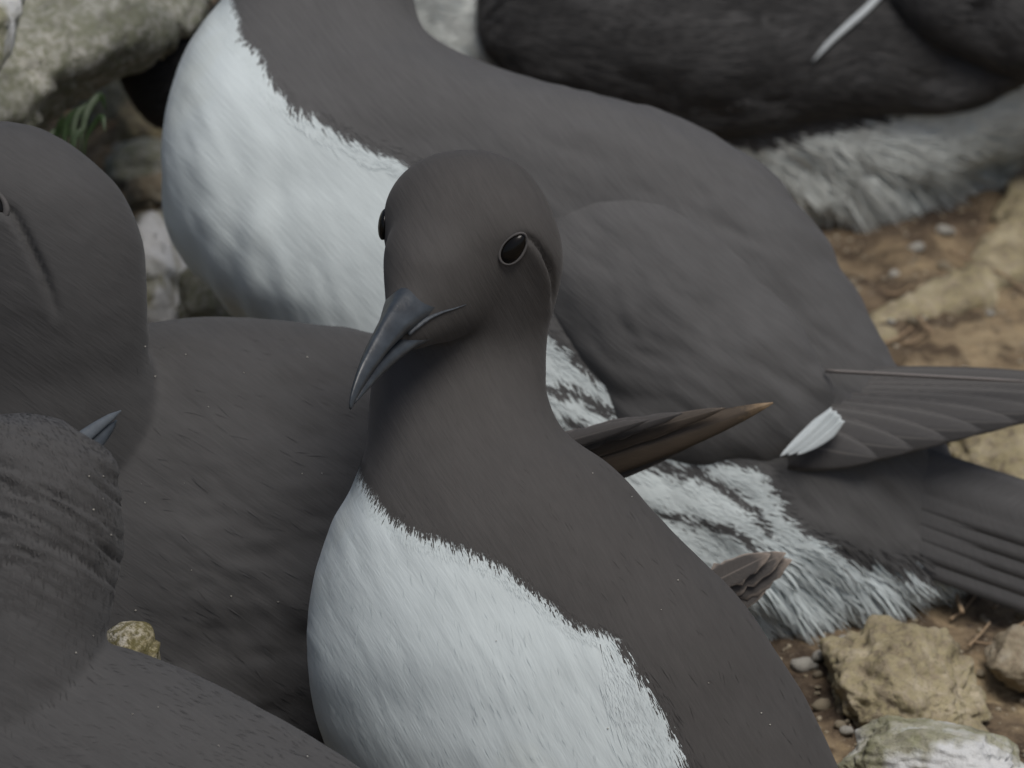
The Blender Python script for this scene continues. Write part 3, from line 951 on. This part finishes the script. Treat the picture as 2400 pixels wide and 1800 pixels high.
    def lenfn(px, py, p):
        h = np.clip((py - 780) / 450, 0, 1)
        lf = .34 + .66 * h
        near = np.linalg.norm(p - loc(270, -10), axis=1)
        lf = np.where(near < .012, .25, lf)
        nb = np.minimum(line_dist(px, py, poly[1:15]), 60)
        lf = lf * np.where(nb < 40, .55, 1)
        flank = (px > 1400) & (py > 1480) & (px < 1640)
        lf = np.where(flank, 1.8, lf)
        return lf, (.25 + .75 * h) * np.where(flank, 1.8, 1)
    barbs('plumage', V, Q, T, F, white, root, 135000, .0066, .00042, .013, .05, .05, .00022, keep, .02, dark=BROWN, lenfn=lenfn, seed=11, kfn=lambda px, py, wh: np.clip((py - 950) / 400, .03, 1) * np.where(wh > 0, .55, .6),
          thin=lambda px, py, wh: np.where(np.abs(wh) < 26, .9, np.where(wh > 0, np.where((px > 1400) & (wh < 110), .6, .015), .004)))
    # eyes
    bv = bvh_of(V, Q, T)
    ec, en = cast(bv, 1203, 580)
    ld = norm(camvec(.52, -.80, .1))
    eye_at(ec + en * .0010, norm(en - FWD * .35), ld, .0060, .0035, root, .0024, .0007, .00035)
    lc = at(900, 526, .001)
    ell('eye', lc, [camvec(-.1, 1, 0) * 37 * PX, camvec(1, .1, 0) * 14 * PX, FWD * 36 * PX], M_EYE, root, 4)
    # bill
    bill = link('bill', None, None, root) if False else bpy.data.objects.new('bill', None)
    COL.objects.link(bill); bill.parent = root; bill.matrix_parent_inverse = root.matrix_world.inverted(); bill.empty_display_size = .01
    def mandible(name, st, top_narrow):
        S = catmull(st, 7)
        C = np.array([loc(a, (t + b) / 2) for a, t, b, w in S]); B = np.array([u * (t - b) * .5 * PX for a, t, b, w in S]); A = np.array([r * w * PX for a, t, b, w in S])
        def shape(an):
            sa = np.sin(an); ca = np.cos(an)
            return ca * (1 - .45 * np.clip(sa if top_narrow else -sa, 0, 1)), sa
        V, Q, T, F = loft_rings(C, A, B, 28, shape)
        o = link(name, mesh_np(name, V, Q, T), M_BILL, bill)
        return o
    mandible('upper_mandible', [(180, 40, -74, 76), (240, 47, -54, 58), (300, 50, -30, 39), (345, 50, -16, 32), (392, 48, -5, 27), (440, 45, -2, 22), (478, 40, -1, 17), (520, 28, -3, 12), (548, 15, -8, 8), (564, 3, -13, 5), (569, -4, -13, 3)], True)
    mandible('lower_mandible', [(150, -80, -150, 88), (195, -66, -138, 72), (245, -54, -116, 52), (292, -36, -92, 38), (330, -26, -78, 30), (361, -18, -68, 25), (420, -8, -50, 18), (486, -4, -31, 12), (530, -6, -20, 7), (548, -9, -15, 3)], False)
    gp = smooth_pts([cast(bv, x, y)[0] for x, y in gape_px], 5)
    gp[0] = gp[0]
    R = np.interp(np.linspace(0, 1, len(gp)), [0, .3, .6, 1], [.0017, .0013, .0007, .0002])
    Vt, Qt, Tt, Ft = tube(gp, R, 10, .6)
    link('gape', mesh_np('gape', Vt, Qt, Tt), M_GAPE, bill)
    return bv

foremost()

# ================================================================== bird behind left, head bowed at the left edge
def bowed():
    root = thing('guillemot', 'sleek guillemot at the left edge with its head bowed, back behind the centre bird', 'guillemot', ground_at(500, 1950), GROUP)
    head = loft_px([
        (-70, 282, 20, 284, .07, .003), (-150, 310, 100, 303, .07, .016), (-205, 370, 196, 366, .07, .025), (-235, 450, 285, 452, .07, .030), (-250, 540, 331, 545, .072, .032),
        (-250, 640, 343, 640, .075, .033), (-240, 740, 346, 735, .079, .034), (-240, 840, 352, 815, .085, .035), (-260, 940, 365, 880, .092, .037), (-300, 1060, 400, 980, .10, .04), (-340, 1200, 420, 1130, .11, .04), (-330, 1320, 380, 1280, .12, .03)], 8, 64)
    body = loft_px([
        (-420, 1100, -380, 1000, .12, .012), (-400, 1350, -250, 900, .12, .035), (-250, 1600, 50, 830, .12, .044), (0, 1800, 250, 770, .125, .050), (250, 1940, 434, 744, .125, .054), (550, 2020, 608, 750, .125, .056),
        (800, 2020, 800, 770, .125, .056), (1020, 1920, 960, 808, .125, .052), (1200, 1760, 1120, 880, .125, .045), (1330, 1580, 1280, 1000, .125, .035), (1440, 1440, 1420, 1140, .125, .024), (1540, 1400, 1530, 1250, .125, .012), (1590, 1370, 1590, 1300, .125, .004)], 8, 64)
    V, Q, T, F = union([head, body], 0.0014, 7)
    Nn = vnormals(V, Q, T); bv = bvh_of(V, Q, T)
    cr = np.array([cast(bv, x, y)[0] for x, y in smooth_pts([(8, 488), (28, 505), (52, 548), (78, 600), (100, 645), (120, 700), (134, 740)], 4)])
    px, py = to_px(V)
    F = norm(F - UPC * (.55 * np.clip((px - 250) / 200, 0, 1))[:, None])
    # the cheek stands a little proud of the neck behind the crease
    side = sd_poly(px, py, [(-300, 480), (8, 488), (28, 505), (52, 548), (78, 600), (100, 645), (120, 700), (134, 760), (60, 860), (-300, 860)])
    facing = (Nn @ FWD) < 0
    fade = np.clip((745 - py) / 240, 0, 1) * np.clip((py - 460) / 60, 0, 1)
    V = V + Nn * (.0034 * fade * np.clip(side / 14 + .3, 0, 1) * np.exp(-np.clip(side, 0, None) / 130) * facing)[:, None]
    V = carve(V, Nn, cr, .0036, .0018, .0)
    px, py = to_px(V)
    bodyk = np.clip((px - 300) / 150, 0, 1) * np.clip((py - 740) / 60, 0, 1)
    V = V + Nn * (fbm(V * 40, 3, 15) * .0006 + (fbm(V * np.array([26, 26, 60]), 3, 25) * .0022) * bodyk)[:, None]
    V = streaks(V, Nn, .62, 120, 24, .00038, 311, bodyk)
    white = np.full(len(V), -100.0)
    body_mesh('body', V, Q, T, white, root, M_SKIN, .62)
    flecks(V, Nn, (300, 780, 820, 1450), 15, root, 3)
    def keep(p): return dist3(p, cr) > .006
    def lenfn(px, py, p):
        h = np.clip((py - 720) / 260, 0, 1) * np.clip((px - 150) / 250, 0, 1)
        return .35 + .85 * h, .25 + 1.0 * h
    barbs('plumage', V, Q, T, F, white, root, 85000, .0085, .00055, .016, .05, .05, .00025, keep, .015, lenfn=lenfn, seed=21, spread=.2, kfn=lambda px, py, wh: np.clip((px - 250) / 200, .03, 1) * np.clip((py - 700) / 120, .03, 1),
          thin=lambda px, py, wh: .004 + .008 * np.clip((px - 300) / 200, 0, 1) * np.clip((py - 760) / 150, 0, 1))
    bv = bvh_of(V, Q, T)
    ec, en = cast(bv, -22, 478)
    eye_at(ec + en * .0004, en, camvec(.6, .5, 0), .0062, .0042, root)
    plain_bill(root, [(-190, 560, .055), (-330, 640, .04), (-430, 720, .032), (-490, 790, .028)], .0075, .0055)
    # wing tip past the centre bird's shoulder
    wing = bpy.data.objects.new('wing_tip', None); COL.objects.link(wing); wing.parent = root; wing.matrix_parent_inverse = root.matrix_world.inverted(); wing.empty_display_size = .01
    feather('primary_feather', (1180, 1150, .104), (1812, 944, .088), 86, M_WORN, wing, bend=4, camber=.5, blunt=.62, w0=1.0, seed=1)
    feather('primary_feather', (1180, 1120, .101), (1700, 956, .0865), 60, M_WORN2, wing, bend=-8, camber=.5, blunt=.6, w0=1.0, seed=2, fray=.06)
    feather('primary_feather', (1180, 1095, .098), (1600, 968, .0850), 54, M_PRIM, wing, bend=-8, camber=.5, blunt=.6, w0=1.0, seed=3, fray=.1)
    feather('primary_feather', (1180, 1085, .095), (1520, 984, .0835), 46, M_PRIM, wing, bend=-6, camber=.5, blunt=.6, w0=1.0, seed=4, fray=.12)
    feather('primary_feather', (1200, 1168, .108), (1740, 966, .092), 78, M_PRIM, wing, bend=10, camber=.4, blunt=.6, w0=1.0, seed=5)
    tail = bpy.data.objects.new('tail', None); COL.objects.link(tail); tail.parent = root; tail.matrix_parent_inverse = root.matrix_world.inverted(); tail.empty_display_size = .01
    for k, (b, t, w) in enumerate([((1570, 1440, .114), (1856, 1312, .106), 80), ((1570, 1425, .112), (1842, 1296, .104), 76), ((1560, 1420, .110), (1806, 1298, .102), 66), ((1570, 1470, .116), (1806, 1360, .108), 84)]):
        feather('tail_feather', b, t, w, M_TAILW, tail, camber=.12, blunt=.30, fray=.14, seed=20 + k, w0=.9)

M_WORN2 = feather_mat('dull_brown_vane', (0.07, 0.057, 0.045), (0.16, 0.135, 0.11), (0.12, 0.09, 0.06), 0.86, 0.95, 0.45)
bowed()

# ================================================================== bird in the near left corner
def corner():
    root = thing('guillemot', 'guillemot in the bottom left corner seen from behind, ruffled wet neck feathers', 'guillemot', ground_at(300, 2470), GROUP)
    neck = loft_px([
        (-40, 968, 40, 967, -.085, .004), (-130, 980, 140, 985, -.085, .022), (-190, 1030, 225, 1030, -.085, .030), (-220, 1100, 272, 1092, -.085, .034), (-230, 1190, 287, 1190, -.085, .036), (-235, 1300, 283, 1300, -.085, .037),
        (-238, 1410, 268, 1410, -.085, .037), (-245, 1510, 250, 1500, -.085, .038), (-270, 1640, 270, 1600, -.083, .040), (-300, 1780, 300, 1740, -.08, .042), (-300, 1900, 250, 1880, -.08, .03)], 8, 64)
    body = loft_px([
        (-480, 1800, -420, 1650, -.08, .015), (-450, 2050, -250, 1540, -.08, .038), (-300, 2300, 20, 1480, -.08, .048), (-50, 2440, 230, 1502, -.08, .053), (200, 2500, 434, 1569, -.08, .055), (450, 2520, 640, 1675, -.08, .055),
        (700, 2510, 820, 1782, -.085, .052), (900, 2470, 980, 1890, -.09, .045), (1080, 2420, 1120, 2020, -.095, .032), (1220, 2380, 1240, 2180, -.1, .015), (1290, 2350, 1290, 2280, -.1, .004)], 8, 64)
    V, Q, T, F = union([neck, body], 0.0013, 7)
    Nn = vnormals(V, Q, T)
    px, py = to_px(V)
    # wet clumps: slanting ridges over the nape
    k = np.clip((1480 - py) / 180, 0, 1) * np.clip((320 - px) / 40, 0, 1)
    e2 = (py - px * .25 - .0011 * np.clip(px, 0, None) ** 2)
    W = np.stack([px / 85.0 + e2 / 200, e2 / 17.0, px * 0 + .5], -1)
    cl = noise3(W, 44) + noise3(W * np.array([1.6, 1.9, 1]) + 3, 45) * .8
    V = V + Nn * (k * np.minimum(cl, .35) * .0013)[:, None]
    V = V + Nn * (fbm(V * 60, 3, 52) * .0007 * (0.4 + k))[:, None]
    V = streaks(V, Nn, .55, 120, 24, .0003, 321, np.clip((py - 1520) / 80, 0, 1))
    white = np.full(len(V), -100.0)
    body_mesh('body', V, Q, T, white, root, M_SKIN, .55)
    flecks(V, Nn, (0, 1000, 750, 1800), 12, root, 4)
    def lenfn(px, py, p):
        k = np.clip((1480 - py) / 180, 0, 1)
        return .8 - .35 * k, .7 + .2 * k
    barbs('plumage', V, Q, T, F, white, root, 80000, .0070, .0005, .014, .05, .05, .0003, None, .025, lenfn=lenfn, seed=31, spread=.22, thin=lambda px, py, wh: .02 + .12 * np.clip((1480 - py) / 180, 0, 1))
    # bill laid against the neighbour's back, head turned away
    bill = bpy.data.objects.new('bill', None); COL.objects.link(bill); bill.parent = root; bill.matrix_parent_inverse = root.matrix_world.inverted(); bill.empty_display_size = .01
    def mand(name, pts, w, h):
        S = smooth_pts(pts, 6); P = at(S[:, 0], S[:, 1], S[:, 2]); R = np.interp(np.linspace(0, 1, len(P)), [0, .5, .85, 1], [1, .8, .42, .06])
        Tn = norm(np.gradient(P, axis=0)); Sd = norm(np.cross(Tn, FWD)); 
        V, Q, T, F = loft_rings(P, Sd * (R * h)[:, None], FWD[None] * (R * w)[:, None], 20)
        link(name, mesh_np(name, V, Q, T), M_BILLL if name == 'upper_mandible' else M_BILL, bill)
    mand('upper_mandible', [(115, 1085, -.055), (175, 1040, -.045), (236, 994, -.035), (284, 962, -.027)], .0028, .0030)
    mand('lower_mandible', [(135, 1112, -.054), (196, 1070, -.0440), (246, 1018, -.0340), (274, 984, -.028)], .0026, .0030)
    return root
M_BILLL = simple_mat('bill_horn_pale', (0.085, 0.098, 0.11), 0.45, 0.5, 260, 0.3, 0.3, 0.0004)
corner()

# ================================================================== large standing bird behind
def standing():
    root = thing('guillemot', 'large guillemot behind the centre one, broad white breast, head out of frame', 'guillemot', ground_at(1500, 1460), GROUP)
    body_l = loft_px([
        (700, -760, 780, -760, .26, .004), (610, -725, 870, -725, .26, .022), (560, -650, 930, -650, .26, .029), (545, -560, 950, -560, .26, .030), (570, -460, 945, -450, .26, .028), (585, -340, 945, -340, .26, .028), (575, -230, 955, -230, .26, .030), (555, -120, 968, -120, .26, .032), (528, -10, 972, -10, .26, .036), (450, 108, 990, 70, .257, .044), (398, 240, 1068, 128, .252, .052), (380, 390, 1200, 178, .25, .058),
        (392, 545, 1390, 220, .25, .061), (470, 660, 1580, 275, .25, .063), (650, 820, 1745, 354, .25, .063), (950, 1080, 1870, 470, .25, .061), (1300, 1330, 1975, 625, .25, .057), (1600, 1450, 2060, 775, .25, .05), (1850, 1460, 2130, 900, .25, .041),
        (2040, 1410, 2190, 1000, .25, .030), (2170, 1370, 2230, 1080, .25, .018), (2260, 1330, 2280, 1200, .25, .006)], 8, 96, 3.4)
    V, Q, T, F = union([body_l], 0.0018, 6)
    Nn = vnormals(V, Q, T)
    px, py = to_px(V)
    V = V + Nn * (fbm(V * 22, 3, 61) * .0016 + fbm(V * 60, 2, 66) * .0004)[:, None]
    F = norm(F - UPC * (1.1 * np.clip((px - 1500) / 150, 0, 1) * np.clip((py - 1230) / 120, 0, 1))[:, None])
    # soft folds low on the breast
    k = np.exp(-((px - 520) / 130) ** 2) * np.clip((py - 250) / 250, 0, 1)
    V = V + Nn * (k * .0007 * np.sin(px / 15.0 + 3 * fbm(V * 20, 2, 71)))[:, None]
    # ragged lower edge under the tail
    und = np.clip((px - 1650) / 100, 0, 1) * np.clip((py - 1250) / 100, 0, 1)
    V = V + Nn * (und * fbm(V * 70, 3, 73) * .003)[:, None]
    V = streaks(V, Nn, 1.2, 170, 34, .0005, 331, np.clip((900 - px) / 200, 0, 1) * np.clip((py - 150) / 200, 0, 1))
    V = streaks(V, Nn, .6, 130, 34, .0009, 335, np.clip((px - 1100) / 300, 0, 1))
    poly = [(200, -500), (520, -500), (543, -20), (548, 19), (562, 77), (600, 125), (620, 169), (649, 207), (687, 251), (745, 275), (784, 304), (856, 342), (928, 371), (1000, 410), (1100, 520), (1180, 640),
            (1260, 770), (1330, 840), (1410, 900), (1500, 1000), (1640, 1070), (1775, 1100), (1790, 1140), (1833, 1226), (1890, 1265), (1953, 1291), (2061, 1316), (2260, 1308), (2400, 1320), (2400, 1900), (200, 1900)]
    px, py = to_px(V)
    white = sd_poly(px, py, poly) + 6 * fbm(V * 120, 2, 79)
    for pts, w in [([(1270, 900), (1340, 912), (1405, 952)], 14), ([(1270, 975), (1350, 985)], 9), ([(1600, 1085), (1690, 1140), (1750, 1190), (1785, 1240)], 12), ([(1500, 1190), (1620, 1213), (1720, 1248), (1790, 1300)], 11),
                   ([(1450, 1060), (1560, 1092), (1610, 1112)], 10)]:
        white = np.minimum(white, line_dist(px, py, pts) - w + 2.5 * fbm(V * 80, 2, 81))
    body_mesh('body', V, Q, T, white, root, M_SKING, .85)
    def lenfn(px, py, p):
        u_ = np.clip((px - 1600) / 200, 0, 1) * np.clip((py - 1230) / 120, 0, 1)
        h = np.clip((py + 50) / 300, .3, 1)
        return h * (.8 + 1.5 * u_), h * (.8 + 9 * u_)
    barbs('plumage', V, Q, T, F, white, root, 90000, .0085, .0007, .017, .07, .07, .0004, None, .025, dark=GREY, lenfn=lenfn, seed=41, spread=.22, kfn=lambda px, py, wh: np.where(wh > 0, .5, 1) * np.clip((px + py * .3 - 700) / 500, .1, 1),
          thin=lambda px, py, wh: np.where((px > 1600) & (py > 1200) & (wh > 0), 1, np.where(np.abs(wh) < 32, .8, 0)))
    plain_bill(root, [(640, -560, .25), (500, -545, .24), (380, -515, .235), (300, -480, .232)], .0072, .005)
    for sg in (-1, 1):
        ell('eye', at(655, -610, .26 + sg * .026), [RIGHT * .0055, UPC * .004, FWD * .003], M_EYE, root, 3)
    # folded wing
    wl = loft_px([
        (1130, 420, 1160, 380, .208, .004), (1150, 600, 1290, 395, .206, .014), (1230, 740, 1420, 410, .203, .020), (1310, 842, 1560, 450, .201, .022), (1395, 930, 1690, 530, .200, .022), (1450, 1030, 1800, 640, .200, .020), (1560, 1082, 1890, 755, .199, .017),
        (1700, 1100, 1930, 840, .201, .013), (1800, 1096, 1952, 880, .203, .009), (1860, 1085, 1962, 935, .205, .005), (1900, 1065, 1955, 985, .206, .002)], 8, 56)
    Vw, Qw, Tw, Fw = union([wl], 0.0016, 4)
    Nw = vnormals(Vw, Qw, Tw); pxw, pyw = to_px(Vw)
    Vw = Vw + Nw * (fbm(Vw * 26, 3, 91) * .0022)[:, None]
    Vw = streaks(Vw, Nw, .75, 140, 40, .0008, 341)
    ww = np.full(len(Vw), -100.0)
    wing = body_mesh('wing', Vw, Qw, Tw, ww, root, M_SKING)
    for k in range(8):
        f = k / 7
        feather('primary_feather', (1700 + 24 * k, 990 - 9 * k, .199 + .0014 * k), (2060 + 82 * k, 1074 - 21 * k, .199 + .0020 * k), 128 - 4 * k, M_PRIMD, wing, bend=10, camber=.15, blunt=.5, seed=50 + k, w0=.8)
    feather('primary_feather', (1850, 900, .2100), (2640, 912, .220), 78, M_PRIMD, wing, bend=-8, camber=.2, blunt=.5, seed=59, w0=.7)
    q = feather('leading_shaft', (1935, 869, .1960), (2440, 896, .205), 9, M_SHAFT, wing, camber=.6, blunt=.3, seed=60, w0=1)
    for q_, (b_, t_, w_) in enumerate([((1972, 984, .1930), (1868, 1066, .1900), 34), ((1962, 970, .1922), (1846, 1068, .1892), 34), ((1950, 962, .1914), (1828, 1070, .1884), 32)]):
        feather('white_tip_feather', b_, t_, w_, M_WBAR, wing, bend=-4, camber=.4, blunt=.7, seed=61 + q_, w0=.45)
    tail = bpy.data.objects.new('tail', None); COL.objects.link(tail); tail.parent = root; tail.matrix_parent_inverse = root.matrix_world.inverted(); tail.empty_display_size = .01
    for k in range(5):
        feather('tail_feather', (1960, 1062 + 34 * k, .219 + .0008 * k), (2660 - 16 * k, 1285 + 36 * k, .232 + .0008 * k), 150, M_TAILD, tail, camber=.03, blunt=.2, thick=.0003, seed=70 + k, w0=1)

M_SHAFT = feather_mat('pale_shaft', (0.16, 0.145, 0.135), (0.12, 0.11, 0.1), (0.1, 0.09, 0.085))
standing()

# ================================================================== bird at the top right
def topright():
    root = thing('guillemot', 'blurred guillemot at the top right with frayed white belly and white wing line', 'guillemot', ground_at(1900, 480), GROUP)
    b = loft_px([
        (860, 40, 900, -120, .60, .012), (920, 190, 1000, -230, .60, .036), (1080, 300, 1180, -320, .60, .055), (1350, 400, 1380, -360, .60, .064), (1620, 470, 1620, -350, .60, .066), (1880, 495, 1860, -310, .60, .064), (2080, 480, 2080, -240, .60, .058),
        (2260, 420, 2270, -150, .60, .048), (2400, 335, 2420, -60, .60, .036), (2520, 280, 2540, 20, .60, .022), (2640, 190, 2650, 100, .60, .008)], 8, 88, 2.8)
    hd = loft_px([(1010, -720, 1080, -720, .60, .004), (930, -680, 1160, -685, .60, .02), (895, -610, 1210, -610, .60, .028), (890, -530, 1220, -530, .60, .030), (915, -430, 1225, -430, .60, .029), (930, -330, 1270, -340, .60, .034), (930, -200, 1350, -220, .60, .045), (950, -60, 1400, -80, .60, .05)], 6, 48)
    V, Q, T, F = union([hd, b], 0.0022, 5)
    Nn = vnormals(V, Q, T)
    px, py = to_px(V)
    und = np.clip((px - 1700) / 100, 0, 1) * np.clip((py - 330) / 80, 0, 1)
    V = V + Nn * (fbm(V * 24, 3, 161) * .0016 + und * fbm(V * 60, 3, 173) * .005)[:, None]
    F = norm(F - UPC * (1.2 * np.clip((px - 1600) / 150, 0, 1) * np.clip((py - 300) / 100, 0, 1))[:, None])
    poly = [(700, -140), (1150, -150), (1400, 200), (1500, 290), (1700, 335), (1850, 320), (1937, 303), (2100, 274), (2188, 262), (2400, 196), (2600, 120), (2700, 130), (2700, 800), (700, 800)]
    px, py = to_px(V)
    white = sd_poly(px, py, poly) + 10 * fbm(V * 90, 2, 179)
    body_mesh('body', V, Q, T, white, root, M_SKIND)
    def lenfn(px, py, p):
        u_ = np.clip((px - 1750) / 200, 0, 1) * np.clip((py - 300) / 120, 0, 1)
        return 1 + 1.6 * u_, 1 + 5 * u_
    barbs('plumage', V, Q, T, F, white, root, 40000, .0090, .0010, .02, .2, .2, .0010, None, .07, wht=WHITE * np.array([1.08, 1.03, .98]), lenfn=lenfn, seed=141, spread=.25)
    wl = loft_px([
        (1138, 80, 1132, 30, .545, .004), (1170, 150, 1150, -70, .543, .014), (1280, 225, 1270, -170, .541, .022), (1480, 300, 1470, -220, .54, .025), (1724, 325, 1700, -220, .54, .025), (1900, 295, 1900, -190, .541, .023), (2100, 262, 2090, -130, .543, .02),
        (2250, 245, 2250, -50, .546, .015), (2420, 190, 2420, 30, .55, .010), (2600, 125, 2600, 85, .555, .003)], 8, 56)
    Vw, Qw, Tw, Fw = union([wl], 0.002, 4)
    Nw = vnormals(Vw, Qw, Tw)
    Vw = Vw + Nw * (fbm(Vw * np.array([18, 18, 40]), 3, 191) * .003)[:, None]
    ww = np.full(len(Vw), -100.0)
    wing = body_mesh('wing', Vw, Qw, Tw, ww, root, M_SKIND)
    barbs('wing_coverts', Vw, Qw, Tw, Fw, ww, wing, 6000, .012, .0013, .026, .22, .25, .0010, None, .09, dark=DARK * .75, seed=143, spread=.2)  # barbs share the shade-darkened plumage colour
    bv = bvh_of(Vw, Qw, Tw)
    P = np.array([cast(bv, x, y, .52)[0] for x, y in smooth_pts([(2075, -25), (2030, 22), (1985, 62), (1940, 104), (1903, 146)], 5)]) - FWD * .0022
    S = norm(np.cross(norm(np.gradient(P, axis=0)), FWD))
    w = np.interp(np.linspace(0, 1, len(P)), [0, .4, .8, 1], [9, 9, 6, 1]) * PX
    Vt, Qt, Tt, Ft = loft_rings(P, S * w[:, None], FWD[None] * np.full((len(P), 1), .0008), 14)
    me = mesh_np('white_wing_line', Vt, Qt, Tt); attr(me, 'fu', np.zeros(len(Vt))); attr(me, 'fv', np.zeros(len(Vt)))
    link('white_wing_line', me, M_WBAR, wing)
    plain_bill(root, [(960, -560, .59), (830, -545, .58), (720, -520, .575), (640, -490, .57)], .0072, .005)
    for sg in (-1, 1):
        ell('eye', at(975, -600, .60 + sg * .026), [RIGHT * .0055, UPC * .004, FWD * .003], M_EYE, root, 3)
    # dark far wing and back above the line
    wl2 = loft_px([(2010, -80, 2020, -160, .532, .004), (2060, -10, 2080, -220, .53, .012), (2140, 78, 2160, -240, .53, .018), (2270, 140, 2290, -220, .532, .02), (2420, 185, 2430, -140, .536, .016), (2600, 180, 2610, 20, .54, .008), (2700, 150, 2700, 110, .545, .002)], 8, 40)
    V2, Q2, T2, F2 = union([wl2], 0.002, 4)
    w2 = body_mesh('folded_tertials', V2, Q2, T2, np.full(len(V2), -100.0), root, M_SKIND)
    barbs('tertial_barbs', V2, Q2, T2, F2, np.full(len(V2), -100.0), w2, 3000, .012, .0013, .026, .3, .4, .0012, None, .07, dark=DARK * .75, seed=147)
topright()

# ================================================================== bird mostly hidden behind the white breast
def hidden():
    root = thing('guillemot', 'dark guillemot rump showing between the boulder and the white breast', 'guillemot', ground_at(600, 420), GROUP)
    b = loft_px([(800, 250, 880, -150, .46, .01), (680, 340, 760, -140, .46, .03), (560, 340, 600, -80, .46, .036), (470, 322, 490, 20, .455, .032), (400, 308, 410, 70, .45, .025), (345, 285, 350, 115, .447, .018), (308, 235, 300, 155, .445, .010), (285, 195, 280, 172, .444, .003)], 8, 48)
    V, Q, T, F = union([b], 0.002, 4)
    white = np.full(len(V), -100.0)
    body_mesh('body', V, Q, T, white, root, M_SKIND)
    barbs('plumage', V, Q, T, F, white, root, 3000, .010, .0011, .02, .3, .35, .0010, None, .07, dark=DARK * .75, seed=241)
hidden()
